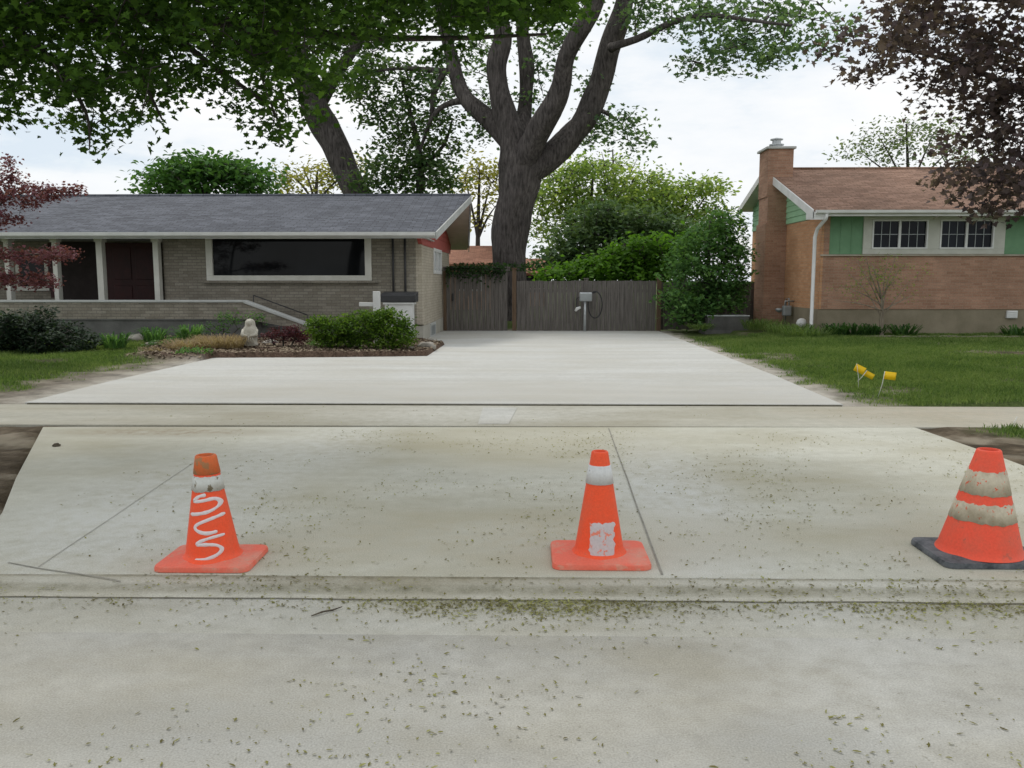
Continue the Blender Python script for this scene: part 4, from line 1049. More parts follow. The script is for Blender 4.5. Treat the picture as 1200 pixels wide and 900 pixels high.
# neighbouring houses beyond the fence
def far_house(px0, px1, pye, pyr, Y, label, wall, roof, dep=7):
    x0, x1 = X(px0, Y), X(px1, Y); ze, zr = Z(pye, Y), Z(pyr, Y + dep / 2)
    t = thing('neighbour_house', label, 'house', ((x0 + x1) / 2, Y + 3, 0), 'houses beyond the fence')
    mb = MB(); mb.box(x0 + .4, x1 - .4, Y + .4, Y + dep - .4, -.2, ze)
    for xx in (x0 + .4, x1 - .6): mb.prism([(xx, Y + .5, ze + .01), (xx, Y + dep - .5, ze + .01), (xx, Y + dep / 2, zr - .2)], (.2, 0, 0))
    mb.build('wall', wall, t)
    mb = MB(); mb.prism([(x0, Y, ze), (x0, Y + dep / 2, zr), (x0, Y + dep / 2, zr - .15), (x0, Y, ze - .15)], (x1 - x0, 0, 0)); mb.prism([(x0, Y + dep, ze), (x0, Y + dep / 2 + .003, zr), (x0, Y + dep / 2 + .003, zr - .15), (x0, Y + dep, ze - .15)], (x1 - x0, 0, 0))
    mb.build('roof', roof, t)
    mb = MB(); xm = (x0 + x1) / 2; mb.box(xm - .7, xm + .7, Y + .34, Y + .41, .9, 1.9); w_ = mb.build('window', M['white_trim'], t)
    mb = MB(); mb.box(xm - .6, xm + .6, Y + .32, Y + .338, 1.0, 1.8); mb.build('pane', M['glass'], w_)
far_house(505, 592, 309, 288, 46, 'house with pale red roof seen between grey house and big trunk', M['brick_lit'], M['roof_red'])
far_house(604, 648, 320, 303, 52, 'house with red roof seen just right of the big trunk', M['brick_lit'], M['roof_red'])

# ------------------------------------------------------------------ trees
def LP(pts, Y):          # list of (px, py, rpx[, dY])
    return [(P(p[0], p[1], Y + (p[3] if len(p) > 3 else 0)), p[2] * (Y + (p[3] if len(p) > 3 else 0)) / F) for p in pts]
BY = 31.5
b0 = P(597, 376, BY); b0.z = -.1
limbs = [[((b0.x, BY, -.2), .95), ((b0.x, BY, .3), .74)] + LP([(597, 318, 20), (597, 290, 19.5), (600, 250, 21), (606, 215, 24), (608, 190, 24), (602, 165, 18), (592, 135, 14), (585, 105, 12), (582, 75, 11), (590, 40, 10), (576, 0, 9), (560, -60, 6), (540, -130, 3)], BY),
  LP([(606, 200, 20), (626, 165, 15, -.5), (645, 130, 13, -1), (657, 100, 11, -1.3), (664, 65, 10, -1.6), (692, 15, 10, -2), (712, -40, 8, -2.2), (730, -120, 4, -2.5)], BY),
  LP([(610, 205, 20), (635, 190, 16), (662, 168, 14, .3), (686, 138, 13, .5), (702, 100, 12, .6), (713, 60, 11.5, .7), (727, 22, 11, .8), (737, -25, 9, 1), (760, -110, 5, 1)], BY),
  LP([(598, 165, 12), (573, 141, 10.5, .4), (550, 119, 9, .6), (536, 94, 8, .8), (527, 60, 7, 1), (515, 10, 5, 1.2), (500, -45, 3, 1.4)], BY),
  LP([(532, 84, 4, .9), (505, 82, 3, 1), (470, 80, 2, 1.2), (440, 84, 1, 1.3)], BY),
  LP([(606, 170, 11), (615, 130, 8, .8), (617, 80, 8, 1), (612, 20, 7, 1.2), (620, -60, 4, 1.4)], BY),
  LP([(716, 56, 5), (745, 46, 4, -1.5), (790, 26, 3.2, -3), (830, 18, 2.6, -4.5), (880, 24, 2, -6), (930, 30, 1.2, -7.5)], BY),
  LP([(520, 85, 4, 1), (508, 110, 3.2, 1), (505, 140, 2.6, 1.1), (490, 180, 1.5, 1.2)], BY),
  LP([(548, 118, 4, .6), (530, 120, 3.4, .6), (512, 130, 2.6, .7), (498, 155, 1.6, .7)], BY),
  LP([(690, 132, 4, .5), (705, 130, 2.5, .5), (722, 140, 1.6, .5)], BY)]
cl = [(800, 22, 60, 20, 16, -3), (870, 32, 64, 24, 20, -5), (930, 28, 56, 24, 17, -6), (965, 52, 30, 14, 7, -7), (845, 64, 22, 14, 8, -5), (910, 60, 30, 10, 7, -5.5), (815, 66, 24, 8, 8, -4), (893, 75, 18, 14, 9, -5.5), (860, 8, 90, 16, 22, -4), (760, 12, 40, 16, 14, -1),
      (722, 145, 26, 9, 12, .5), (742, 170, 14, 6, 6, .5), (700, 160, 24, 18, 10, 1.5), (690, 115, 14, 30, 8, 1.5), (655, 60, 14, 30, 10, 1.5), (625, 100, 16, 40, 14, 1.5), (640, 30, 30, 30, 14, 2),
      (560, 150, 14, 12, 8, 1), (575, 110, 20, 30, 10, 2), (550, 50, 40, 40, 26, 2), (520, 90, 30, 25, 18, 1),
      (690, -50, 180, 40, 60, 0), (800, -80, 150, 40, 40, -2), (560, -60, 150, 45, 50, 1)]
tree('silver_maple', 'huge forked silver maple with thick grey trunk rising behind the board fence', 'tree', (b0.x, BY, -.1), limbs, cl, BY, 1.6, .32, 22, .17, M['lf_big'], M['bark_big'], 'maple', 3, .022, 20, .24)

DY = 33.5           # drooping leafy tree at left of the big one
b1 = P(480, 370, DY)
limbs = [[((b1.x + .6, DY, -.2), .28), ((b1.x + .6, DY, 2), .22)] + LP([(492, 230, 5), (492, 180, 3.5), (480, 130, 2.5), (470, 90, 1.5)], DY), LP([(492, 200, 3), (520, 170, 2), (530, 140, 1)], DY)]
cl = [(455, 95, 40, 26, 40), (480, 140, 40, 30, 46), (470, 185, 44, 24, 52), (500, 210, 40, 20, 46), (440, 212, 26, 14, 24), (520, 165, 24, 34, 26), (430, 130, 25, 20, 12), (420, 95, 25, 20, 12), (500, 100, 30, 20, 14)]
tree('leafy_tree', 'dark green drooping tree between leaning trunk and big forked trunk', 'tree', (b1.x + .6, DY, -.1), limbs, cl, DY, 1.4, .30, 22, .20, M['lf_droop'], M['bark_mid'], 'oval', 5, .02)

TY = 35.0            # leaning trunk behind the house
lb = P(462, 300, TY)
limbs = [[((lb.x + .7, TY, -.2), .8), ((lb.x + .4, TY, .8), .65)] + LP([(440, 262, 17), (417, 225, 15), (403, 195, 15), (391, 168, 15.5), (380, 147, 16.5), (369, 125, 15.5, -.5), (355, 85, 13, -1), (330, 30, 11, -2), (310, -40, 7, -3)], TY),
         LP([(370, 128, 10), (392, 90, 7, -.5), (420, 50, 5, -1), (450, 0, 3, -1)], TY), LP([(359, 95, 8, -.6), (330, 75, 6, -1), (280, 50, 4, -2)], TY)]
cl = [(400, 60, 50, 40, 40), (330, 30, 60, 40, 40), (440, 20, 40, 40, 30), (280, 50, 40, 30, 20), (370, -20, 110, 40, 50)]
tree('leaning_tree', 'stout leaning tree trunk rising at an angle behind the grey roof', 'tree', (lb.x + .9, TY, -.1), limbs, cl, TY, 1.8, .35, 22, .20, M['lf_droop'], M['bark_big'], 'maple', 8, .022, 14, .12)

# boulevard maple in front: trunk out of frame to the left, boughs hanging into view
FY = 8.2
def low(x):
    t_ = [(-260, 120), (-60, 170), (0, 168), (30, 150), (60, 160), (85, 178), (105, 194), (122, 165), (140, 150), (165, 166), (185, 162), (205, 138), (240, 152), (265, 142), (300, 150), (318, 178), (328, 188), (342, 150), (375, 146), (395, 128), (430, 105), (470, 92), (520, 84), (570, 62), (625, 66), (660, 74), (690, 40), (720, -60)]
    for (a, b) in zip(t_[:-1], t_[1:]):
        if a[0] <= x <= b[0]: return a[1] + (b[1] - a[1]) * (x - a[0]) / (b[0] - a[0])
    return -100
ep, ec = [], []
r = random.Random(21)
while len(ec) < 2350:
    x = r.uniform(-250, 690); y = r.uniform(-260, 185); lim = low(x)
    if y > lim - 16: continue
    if y > lim - 45 and r.random() < .45: continue
    if mnoise.noise(Vector((x / 42, y / 26, 4))) > .30 and x > 330 and y > 30 and r.random() < .85: continue
    if y > 20 and y > lim - 90 and len(ec) > 1300: continue
    if mnoise.noise(Vector((x / 30, y / 20, 8))) > .42 and r.random() < .8: continue
    if 58 < x < 108 and 46 < y < 70 and r.random() < .97: continue
    if 230 < x < 330 and 70 < y < 100 and r.random() < .6: continue
    if 330 < x < 430 and 30 < y < 100 and r.random() < .35: continue
    if x > 560 and y > 25 and r.random() < .45: continue
    if 400 < x < 560 and y > 40 and r.random() < .45: continue
    Yc = FY + r.uniform(-1.3, 2.2); c = np.array(P(x, y, Yc)); ec.append(c)
    m_ = 36
    off = nr.normal(size=(m_, 3)) * np.array((.125, .125, .06)); off[:, 2] -= np.abs(nr.normal(size=m_)) * .04
    ep.append(c + off)
ep = np.concatenate(ep)
tb = Vector((-7.6, 7.3, 0))
def fp(px, py, Y): return P(px, py, Y)
limbs = [[(tb + Vector((0, 0, -.1)), .42), (tb + Vector((0, 0, .5)), .32), (tb + Vector((.1, 0, 2.2)), .27), (tb + Vector((.3, .1, 3.4)), .24), (tb + Vector((.2, .3, 5.0)), .18), (tb + Vector((.1, .2, 7)), .10)],
  [(tb + Vector((.1, 0, 2.6)), .16), (fp(-180, 60, 7.8), .11), (fp(0, 20, 8.1), .085), (fp(150, 18, 8.3), .07), (fp(270, 28, 8.5), .055), (fp(400, 42, 8.6), .04), (fp(520, 45, 8.7), .025), (fp(640, 40, 8.8), .012)],
  [(tb + Vector((.3, .1, 3.3)), .13), (fp(-100, -60, 8.6), .09), (fp(150, -70, 9), .07), (fp(400, -60, 9.3), .045), (fp(600, -30, 9.5), .02)],
  [(fp(0, 20, 8.1), .045), (fp(60, 70, 7.9), .03), (fp(100, 130, 7.7), .015), (fp(105, 175, 7.6), .006)],
  [(fp(180, 20, 8.3), .035), (fp(240, 70, 8.2), .025), (fp(320, 130, 8.1), .012), (fp(327, 170, 8.1), .005)],
  [(fp(120, 18, 8.2), .035), (fp(160, 80, 7.8), .02), (fp(190, 140, 7.6), .008)]]
tree('boulevard_maple', 'leafy green maple boughs hanging across the upper left in front of grey roof', 'tree', tb, limbs, [(-380, -60, 150, 120, 40), (-500, -140, 150, 120, 30)], FY, 1.6, .2, 30, .072, M['lf_fore'], M['bark_mid'], 'maple', 12, .007, 10, .05, None, .7, (ep, ec))

# purple maple: crown enters at upper right
PY = 11.5; pb = Vector((9.6, 11.6, 0))
def pp(px, py, Y=PY): return P(px, py, Y)
limbs = [[(pb + Vector((0, 0, -.1)), .34), (pb + Vector((0, 0, .6)), .25), (pb + Vector((0, 0, 2)), .21), (pb + Vector((-.1, 0, 3.6)), .17), (pb + Vector((0, .1, 5.5)), .10), (pb + Vector((0, 0, 7)), .04)],
  [(pb + Vector((0, 0, 2.3)), .10), (pp(1290, 170), .07), (pp(1200, 110), .04), (pp(1110, 70), .025), (pp(1030, 55), .01)],
  [(pb + Vector((0, 0, 2.0)), .08), (pp(1300, 225), .05), (pp(1210, 215), .03), (pp(1140, 212), .01)],
  [(pb + Vector((-.1, 0, 3.3)), .09), (pp(1300, 40), .06), (pp(1180, 0), .04), (pp(1060, 0), .02)]]
cl = [(1120, 18, 80, 30, 36), (1160, 72, 56, 30, 34), (1050, 22, 46, 22, 12), (1034, 66, 26, 11, 8), (1008, 38, 20, 16, 4), (1072, 64, 36, 16, 9), (1106, 104, 24, 12, 6), (1180, 118, 34, 30, 24), (1160, 160, 26, 12, 9), (1190, 182, 26, 16, 13), (1132, 207, 30, 6, 8), (1170, 220, 34, 9, 12), (1183, 246, 20, 8, 6), (1200, 232, 26, 14, 7),
      (1290, 60, 90, 80, 40), (1290, 190, 80, 60, 30), (1200, -60, 180, 50, 44), (1420, 60, 100, 120, 50), (1450, -120, 200, 90, 50)]
tree('purple_maple', 'dark purple-leaved maple crown reaching in at the upper right', 'tree', pb, limbs, cl, PY, 1.3, .16, 26, .098, M['lf_purple'], M['bark_mid'], 'maple', 14, .008, 10, .05, None, .7)

# Japanese maple at left edge
JY = 15.5; jb = P(-40, 440, JY); jb.z = 0
def jp(px, py, Y=JY): return P(px, py, Y)
limbs = [[(jb + Vector((0, 0, -.1)), .07), (jp(-42, 380), .055), (jp(-30, 330), .045), (jp(-25, 270), .035), (jp(-10, 225), .02), (jp(20, 200), .01)],
  [(jp(-30, 330), .025), (jp(10, 322), .016), (jp(60, 330), .007)], [(jp(-28, 310), .025), (jp(20, 300), .014), (jp(80, 296), .006)], [(jp(-25, 260), .02), (jp(20, 228), .012), (jp(80, 222), .005)]]
cl = [(20, 228, 46, 13, 34), (62, 222, 28, 7, 10), (8, 205, 18, 10, 8), (5, 255, 18, 10, 8), (30, 301, 40, 7, 22), (70, 297, 22, 4, 8), (20, 328, 44, 7, 20), (55, 330, 22, 4, 5), (-50, 250, 50, 50, 40), (-50, 320, 40, 30, 24), (4, 187, 8, 3, 2)]
tree('japanese_maple', 'small dusty red Japanese maple with layered branches at the left edge', 'tree', jb, limbs, cl, JY, .6, .10, 44, .058, M['lf_jap'], M['bark_mid'], 'maple', 16, .006)

def bg(name, label, px, Y, tops, cl, sig, per, size, lm, seed, ry=2.0, shape='oval', tr=.2, tw=.03, group='trees beyond the fence', bm='bark_mid'):
    b_ = P(px, 360, Y); b_.z = -.1
    limbs = [[((b_.x, Y, -.2), tr * 1.4), ((b_.x, Y, 1.2), tr)] + LP([(*tops[0], tr * .7 * F / Y), (*tops[1], tr * .25 * F / Y)], Y)]
    for q in tops[2:]: limbs.append(LP([(*tops[0], tr * .5 * F / Y), ((tops[0][0] + q[0]) / 2, (tops[0][1] + q[1]) / 2 - 4, tr * .3 * F / Y), (*q, tr * .1 * F / Y)], Y))
    return tree(name, label, 'tree', b_, limbs, cl, Y, ry, sig, per, size, M[lm], M[bm], shape, seed, tw, 8, .05, group)
bg('round_tree', 'dense round green tree rising behind the grey roof', 240, 46, [(240, 225), (240, 200), (200, 212), (280, 208)],
   [(190, 212, 26, 14, 30), (225, 206, 26, 14, 36), (262, 205, 30, 14, 36), (298, 212, 22, 12, 26), (240, 196, 40, 8, 26), (240, 230, 80, 14, 40)], .5, 30, .30, 'lf_round', 31, 2.2)
bg('pale_tree', 'sparse yellow-green tree behind the grey roof next to the leaning trunk', 370, 55, [(370, 240), (372, 200), (340, 205), (405, 205), (355, 196)],
   [(345, 208, 26, 12, 22), (375, 203, 30, 12, 22), (405, 205, 26, 12, 18), (360, 222, 40, 12, 20), (420, 195, 15, 8, 8)], .55, 14, .26, 'lf_yellow', 32, 2)
bg('pale_tree', 'thin yellowish tree with dark limbs between grey roof and big trunk', 560, 50, [(560, 280), (562, 200), (575, 215), (545, 210), (582, 240)],
   [(560, 200, 22, 14, 20), (575, 225, 18, 20, 16), (545, 215, 14, 18, 14), (590, 205, 16, 16, 12), (565, 255, 16, 18, 8)], .5, 14, .25, 'lf_yellow', 33, 2)
bg('olive_tree', 'broad yellow-olive tree with wide crown right of the big trunk', 690, 48, [(690, 280), (695, 205), (640, 225), (745, 225), (670, 215), (660, 260)],
   [(660, 208, 36, 8, 30), (700, 198, 40, 7, 32), (745, 212, 40, 7, 28), (690, 228, 66, 11, 56), (720, 244, 60, 14, 40), (640, 235, 28, 16, 30), (750, 238, 50, 12, 44), (650, 265, 28, 20, 26), (700, 252, 50, 16, 44), (770, 226, 26, 7, 14)], .46, 26, .24, 'lf_olive', 34, 2.4)
bg('olive_tree', 'smaller yellow-olive tree behind the conifer toward the orange house', 800, 50, [(800, 280), (800, 220), (775, 232), (830, 226)],
   [(775, 232, 28, 9, 30), (808, 224, 32, 8, 34), (835, 222, 14, 6, 12), (800, 248, 46, 14, 50), (770, 262, 36, 14, 34), (835, 258, 26, 14, 26)], .46, 24, .24, 'lf_olive', 35, 2)
bg('bare_tree', 'nearly leafless grey tree peeking above the olive tree', 720, 58, [(720, 250), (718, 175), (690, 185), (745, 190), (705, 178)],
   [(715, 188, 40, 12, 14), (700, 195, 30, 12, 8)], .5, 4, .2, 'lf_sparse', 36, 1.6, 'oval', .16, .018)
CY2 = 40.0
bg('dark_conifer', 'dark blackish-green conifer with drooping boughs beyond the fence', 715, CY2, [(712, 285), (705, 232), (670, 270), (770, 265), (800, 275)],
   [(700, 255, 26, 14, 26), (680, 278, 36, 14, 34), (730, 270, 40, 16, 40), (775, 272, 40, 14, 36), (810, 278, 26, 12, 18), (700, 300, 54, 14, 60), (655, 302, 22, 12, 22), (690, 318, 60, 10, 44), (760, 300, 50, 16, 30), (750, 252, 24, 8, 10)], .40, 30, .28, 'lf_conifer', 37, 1.6, 'spray')
bg('bright_shrub', 'bright green leafy tree just behind the double gates', 730, 32, [(730, 320), (732, 285), (690, 310), (775, 290)],
   [(740, 296, 36, 12, 40), (700, 315, 34, 11, 36), (760, 288, 30, 10, 26), (770, 312, 30, 14, 32), (770, 323, 22, 5, 24), (745, 322, 20, 5, 18), (660, 321, 22, 5, 22), (640, 324, 12, 4, 8), (725, 318, 60, 10, 60), (800, 290, 24, 12, 18)], .28, 24, .19, 'lf_bright', 38, 1.0)
SY = 26.3
bg('dark_bush', 'large dark green bush filling the gap between fence and orange house', 830, SY, [(830, 330), (832, 258), (800, 300), (862, 290), (800, 345), (855, 340)],
   [(845, 262, 20, 14, 30), (825, 285, 28, 16, 44), (852, 290, 20, 20, 40), (805, 315, 28, 18, 48), (845, 325, 28, 20, 54), (800, 350, 24, 16, 40), (835, 355, 30, 14, 44), (812, 372, 26, 6, 18), (858, 350, 14, 16, 20), (864, 310, 12, 22, 20)], .20, 24, .15, 'lf_cedar', 39, .9, 'spray', .10, .014, None)
bg('sparse_tree', 'thin grey-green budding tree behind the brown roof', 1065, 60, [(1065, 230), (1062, 145), (1010, 180), (1120, 170), (1030, 160), (1095, 155)],
   [(1045, 158, 36, 16, 26), (1085, 150, 36, 14, 26), (1015, 180, 34, 14, 22), (1070, 178, 50, 16, 34), (1120, 172, 34, 16, 22), (1145, 188, 24, 10, 12)], .6, 13, .26, 'lf_sparse', 40, 2, 'oval', .2, .02)

# ------------------------------------------------------------------ planting
def shrub(name, label, cat, px, py, Y, clumps, sig, per, size, lm, seed, shape='oval', ry=.5, twig=.008, upb=.9):
    b_ = P(px, py, Y); b_.z = max(0, drive_z(Y)) + .03
    limbs = [[((b_.x + dx_, Y, -.02), .025), ((b_.x + dx_ * 2.5, Y, .25), .015), ((b_.x + dx_ * 4, Y + .05, .4), .006)] for dx_ in (-.1, 0, .1)]
    return tree(name, label, cat, b_, limbs, clumps, Y, ry, sig, per, size, M[lm], M['bark_mid'], shape, seed, twig, 6, 0, None, upb)
shrub('yew_shrub', 'wide green yew shrub in front of the white post', 'shrub', 422, 405, 17.6, [(385, 386, 26, 15, 70), (420, 383, 30, 16, 90), (455, 382, 28, 17, 90), (476, 391, 14, 13, 36), (400, 398, 34, 9, 50), (450, 400, 34, 7, 44), (440, 370, 22, 7, 22), (368, 378, 12, 6, 12), (455, 364, 8, 6, 5)], .07, 26, .066, 'lf_yew', 51, 'spray', .5)
shrub('red_shrub', 'low dark red shrub between statue and green yew', 'shrub', 332, 402, 18.0, [(325, 394, 18, 8, 26), (342, 390, 18, 9, 30), (354, 396, 12, 7, 14)], .06, 22, .05, 'lf_red', 52, 'oval', .3)
shrub('juniper_shrub', 'spreading dark bluish juniper below the porch at the left edge', 'shrub', 45, 412, 17.2,
      [(20, 374, 32, 6, 40), (45, 384, 46, 5, 50), (72, 394, 46, 5, 50), (20, 398, 40, 8, 60), (102, 404, 18, 4, 16), (50, 407, 64, 4, 50), (15, 386, 40, 10, 50), (-30, 390, 40, 18, 40), (42, 366, 14, 4, 6), (-70, 400, 40, 14, 30)], .09, 28, .085, 'lf_juniper', 53, 'spray', .8, .01, 1.4)
shrub('evergreen_shrub', 'small grey-green shrub tucked under the stair coping', 'shrub', 262, 392, 20.0, [(270, 372, 16, 8, 16), (255, 382, 16, 8, 12), (300, 372, 18, 8, 12), (235, 390, 14, 5, 8)], .08, 16, .06, 'lf_cedar', 54, 'spray', .3)
def tuft(name, label, cat, px, py, Y, n, h, spread, mat, wd=.012, seed=0, rx=.2, group=None, lean=.7):
    c = P(px, py, Y); zb = c.z; r = random.Random(seed); mb = MB()
    for _ in range(n):
        a = r.uniform(0, 6.283); rr = rx * math.sqrt(r.random()); b_ = Vector((c.x + rr * math.cos(a), Y + rr * .7 * math.sin(a), zb - .05)); a2 = a + r.uniform(-.8, .8)
        hh = h * r.uniform(.55, 1.1); o_ = spread * r.uniform(.3, 1); d = Vector((math.cos(a2), math.sin(a2), 0)); s = Vector((-d.y, d.x, 0)) * wd * r.uniform(.6, 1.2)
        p1 = b_ + Vector((0, 0, hh * .55)) + d * o_ * .3; p2 = b_ + Vector((0, 0, hh * .95)) + d * o_ * .7; p3 = b_ + Vector((0, 0, hh * (1 - lean * r.random() * .5))) + d * o_ * 1.15
        mb.add([b_ - s * .6, b_ + s * .6, p1 + s, p2 + s * .7, p3, p2 - s * .7, p1 - s], [(0, 1, 2, 6), (6, 2, 3, 5), (5, 3, 4)])
    return tag(mb.build(name, M[mat], None), label, cat, group)
tuft('ornamental_grass', 'straw-coloured mound of dry ornamental grass left of the stone statue', 'grass clump', 258, 409, 17.6, 1100, .34, .40, 'lf_straw', .005, 61, .48)
tuft('ornamental_grass', 'middle tan mound of dry ornamental grass, between two others', 'grass clump', 225, 410, 17.5, 900, .27, .42, 'lf_straw', .005, 63, .48)
tuft('ornamental_grass', 'smaller flattened dry grass mound nearest the lawn', 'grass clump', 200, 414, 17.3, 420, .20, .40, 'lf_straw', .006, 62, .45)
for i, (px, py, Y, lab) in enumerate([(135, 405, 17.6, 'green fern-like plant beside the spreading juniper'), (180, 398, 18.4, 'short green plant below the porch wall, between juniper and dry grass'), (222, 395, 18.8, 'green plant right behind the dry grass mound')]):
    tuft('garden_plant', lab, 'plant', px, py, Y, 120, .32, .30, 'lf_cedar', .016, 70 + i, .22)
for i, (px, py, lab) in enumerate([(1003, 393, 'strappy green plant just left of the sapling'), (1022, 394, 'strappy green plant at the foot of the sapling'), (1058, 394, 'broad strappy green plant right of the sapling'), (980, 392, 'strappy green plant nearest the downspout'), (1192, 396, 'leafy green plant under the white wall vent'), (1105, 398, 'low green plant mid-way along the bed edging')]):
    tuft('garden_plant', lab, 'plant', px, py, 22.3, 90 if i != 5 else 40, .36 if i < 5 else .2, .40, 'lf_host', .022, 80 + i, .28, None)
for i, (px, py, Y, lab) in enumerate([(925, 390, 22.9, 'tall weeds around the foot of the downspout'), (895, 384, 24.6, 'tall weeds at the foot of the brick chimney'), (822, 384, 25.0, 'tall weeds at the near corner of the air conditioner'), (945, 395, 21.9, 'grassy weeds beside the downspout nearest the lawn')]):
    tuft('weed_clump', lab, 'weeds', px, py, Y, 300 if i != 2 else 120, .30 if i != 2 else .18, .32, 'grass', .010, 90 + i, .6 if i != 2 else .35)
for i, (px, py, r_, lab) in enumerate([(158, 402, .22, 'large grey rock near the spreading juniper'), (178, 408, .14, 'small grey rock at the front of the dry grass'), (318, 407, .18, 'flat grey rock right of the stone statue'), (500, 411, .22, 'flat grey rock at right tip of planting bed'), (420, 411, .12, 'pale rock in front of the green yew'), (402, 413, .09, 'little pale stone left of the pale rock'), (446, 413, .10, 'little pale stone right of the pale rock'), (262, 386, .24, 'big grey rock under the stair coping'), (272, 378, .16, 'upper grey rock under the stair coping'), (482, 413, .12, 'small rock next to the flat rock at bed tip')]):
    clod('garden_rock', px, py, r_, lab, 'rock', M['rock'], .03, i + 5, .5, 'rocks in the planting bed')
# dry leaves, chips and low green ground cover in the bed
bp = []; gpn = []
for _ in range(9000):
    x, y = rng.uniform(-10, -1.9), rng.uniform(15.2, 21)
    if bed_mask(x, y) < .4 or inpoly(x, y, drive): continue
    bp.append((x, y, terr_z(x, y, False) + .012))
    if mnoise.noise(Vector((x * .8, y * .9, 12))) > .30: gpn.append((x, y, terr_z(x, y, False) + rng.uniform(.01, .07)))
tag(leaf_cloud('mulch_litter', np.array(bp), .06, pm('litter_brown', (.10, .07, .045), (.36, .29, .20), 30, .9, 0), None, 'oval', 2.5, None, .6), 'brown dry leaves and wood chips covering the planting bed', 'mulch', kind='stuff')
gpn = np.repeat(np.array(gpn), 3, 0) + nr.normal(size=(len(gpn) * 3, 3)) * .03
tag(leaf_cloud('ground_cover', gpn, .055, M['lf_cedar'], None, 'oval', 1.0), 'low green ground cover patches in the planting bed', 'ground cover', kind='stuff')
# statue
sy_ = 17.7; sb = P(294, 404, sy_); k = sy_ / F
t = thing('garden_statue', 'cream stone robed figure statue in the planting bed', 'statue', (sb.x, sy_, sb.z))
mb = MB(); mb.lathe([(.02, 0), (.15, 0), (.155, .04), (.135, .07), (.14, .14), (.15, .22), (.155, .29), (.148, .34), (.135, .375), (.11, .405), (.108, .46), (.098, .51), (.06, .55), (.004, .565)], (sb.x, sy_, sb.z - .02), 24, 1, .75)
for sgn in (-1, 1): mb.tube([(sb.x + sgn * .125, sy_ - .02, sb.z + .31), (sb.x + sgn * .14, sy_ - .09, sb.z + .21), (sb.x + sgn * .04, sy_ - .15, sb.z + .19)], [.045, .045, .03], 10)
for q in range(5): mb.tube([(sb.x - .1 + q * .05, sy_ - .125, sb.z + .02), (sb.x - .09 + q * .045, sy_ - .13, sb.z + .12), (sb.x - .06 + q * .03, sy_ - .12, sb.z + .2)], .012, 6)
mb.build('robe', M['stone_cream'], t, True)
mb = MB(); mb.lathe([(.02, -.07), (.045, -.06), (.06, -.02), (.06, .02), (.05, .05), (.02, .068), (.004, .07)], (sb.x, sy_ - .045, sb.z + .45), 20); mb.tube([(sb.x, sy_ - .098, sb.z + .465), (sb.x, sy_ - .115, sb.z + .44)], [.008, .014], 8); mb.build('head', M['stone_cream'], t, True)
# sapling in front of the brick
ty_ = 22.1; tb2 = P(1033, 392, ty_); tb2.z = 0
limbs = [[(tb2, .06), (P(1033, 376, ty_), .05), (P(1034, 360, ty_), .03), (P(1030, 335, ty_), .018), (P(1022, 310, ty_), .008)]]
rr = random.Random(5)
for q in [(985, 335), (995, 320), (1005, 308), (1040, 302), (1055, 315), (1065, 330), (1072, 345), (978, 352), (1015, 300), (1050, 300)]:
    st = rr.choice([(1033, 372), (1034, 364), (1034, 358), (1032, 350)]); mid = ((st[0] + q[0]) / 2 + rr.uniform(-4, 4), (st[1] + q[1]) / 2 - 2)
    dy_ = rr.uniform(-.5, .5); limbs.append([(P(*st, ty_), .018), (P(*mid, ty_ + dy_ * .5), .011), (P(*q, ty_ + dy_), .004)])
cl = [(1008, 328, 36, 28, 40), (1055, 328, 30, 30, 36), (1030, 312, 34, 16, 24)]
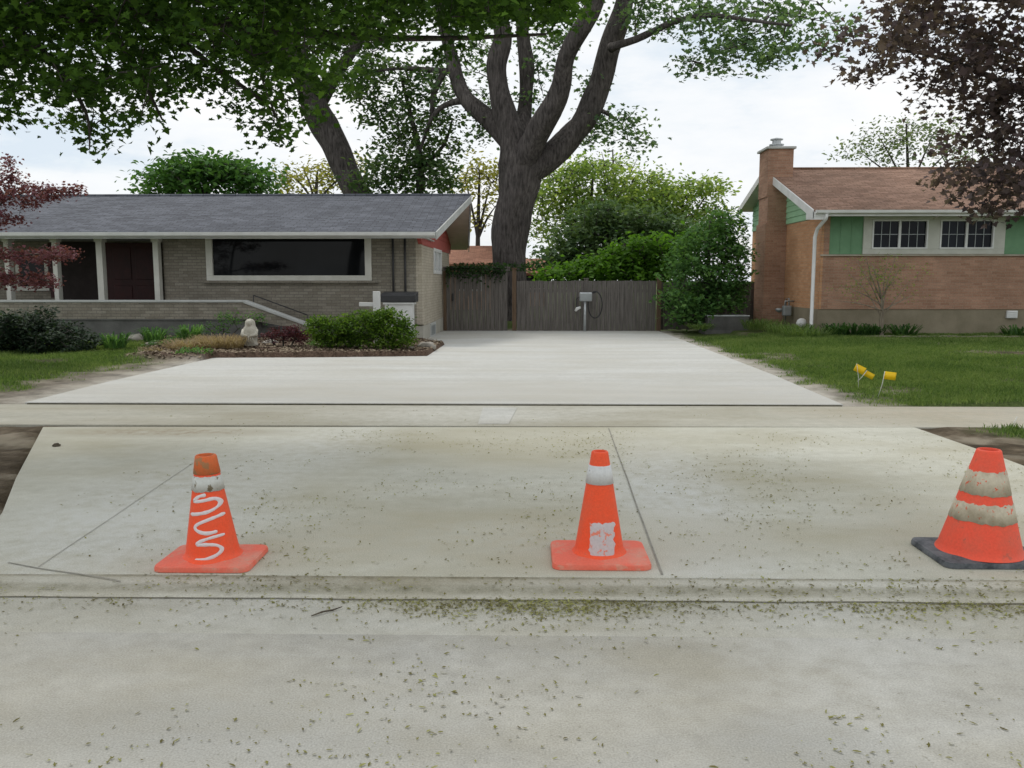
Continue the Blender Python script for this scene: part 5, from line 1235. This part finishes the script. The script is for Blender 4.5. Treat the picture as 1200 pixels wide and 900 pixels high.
tree('young_sapling', 'thin pale-barked sapling with few leaves in front of orange brick', 'tree', tb2, limbs, cl, ty_, .5, .14, 9, .05, M['lf_olive'], M['bark_pale'], 'oval', 77, .006, 8, 0)
# bed edging
e0, e1 = P(1012, 401, 21.6), P(1230, 399.5, 21.6); mb = MB(); n = 24
for i in range(n):
    a_ = e0.lerp(e1, i / n); b2 = e0.lerp(e1, (i + 1) / n); mb.box(a_.x + .006, b2.x - .006, 21.55 + rng.uniform(-.01, .01), 21.66, -.05, .10 + rng.uniform(-.008, .01))
tag(mb.build('bed_edging', M['edging'], None, bevel=.008), 'low brown edging along the flower bed before orange house', 'edging')
# marker flags
for i, (bx2, by2, tx, ty2, sgn, lab) in enumerate([(1006, 456, 1004, 426, 1, 'leftmost yellow marker flag on a wire in the lawn'), (1003, 449, 1016, 434, 1, 'small yellow marker flag on a bent wire, middle of the three'), (1029, 465, 1037, 435, 1, 'rightmost yellow marker flag nearest the sidewalk')]):
    g0 = G(bx2, by2, .02); Yf = g0.y; t = thing('marker_flag', lab, 'marker flag', g0, 'yellow utility marker flags')
    tp = P(tx, ty2, Yf + (.0 if i != 1 else .1)); mb = MB(); mb.tube([g0, g0.lerp(tp, .5) + Vector((0.01, 0, 0)), tp], .004, 6); mb.build('wire', M['wire_pale'], t, True)
    fl = MB(); w_, h_ = (.15, .10) if i != 1 else (.135, .085); nx_ = 6; vs = []
    ang = [-.45, -.5, -.12][i]
    for j in range(nx_ + 1):
        for zz in (0, 1):
            u = j / nx_; x = u * w_; z = -zz * h_; wv = .006 * math.sin(u * 4 + i)
            vs.append((tp.x + x * math.cos(ang) - z * math.sin(ang), tp.y + wv, tp.z + x * math.sin(ang) + z * math.cos(ang)))
    fl.add(vs, [(2 * j, 2 * j + 1, 2 * j + 3, 2 * j + 2) for j in range(nx_)]); fo = fl.build('flag', M['flag_yellow'], t, True)
    fo.modifiers.new('s', 'SOLIDIFY').thickness = .001
g0 = G(1186, 500, .0); mb = MB(); mb.tube([g0, P(1192, 488, g0.y)], .004, 6); tag(mb.build('marker_wire', M['wire_pale'], None, True), 'short bare marker wire in grass behind the black-based cone', 'wire')
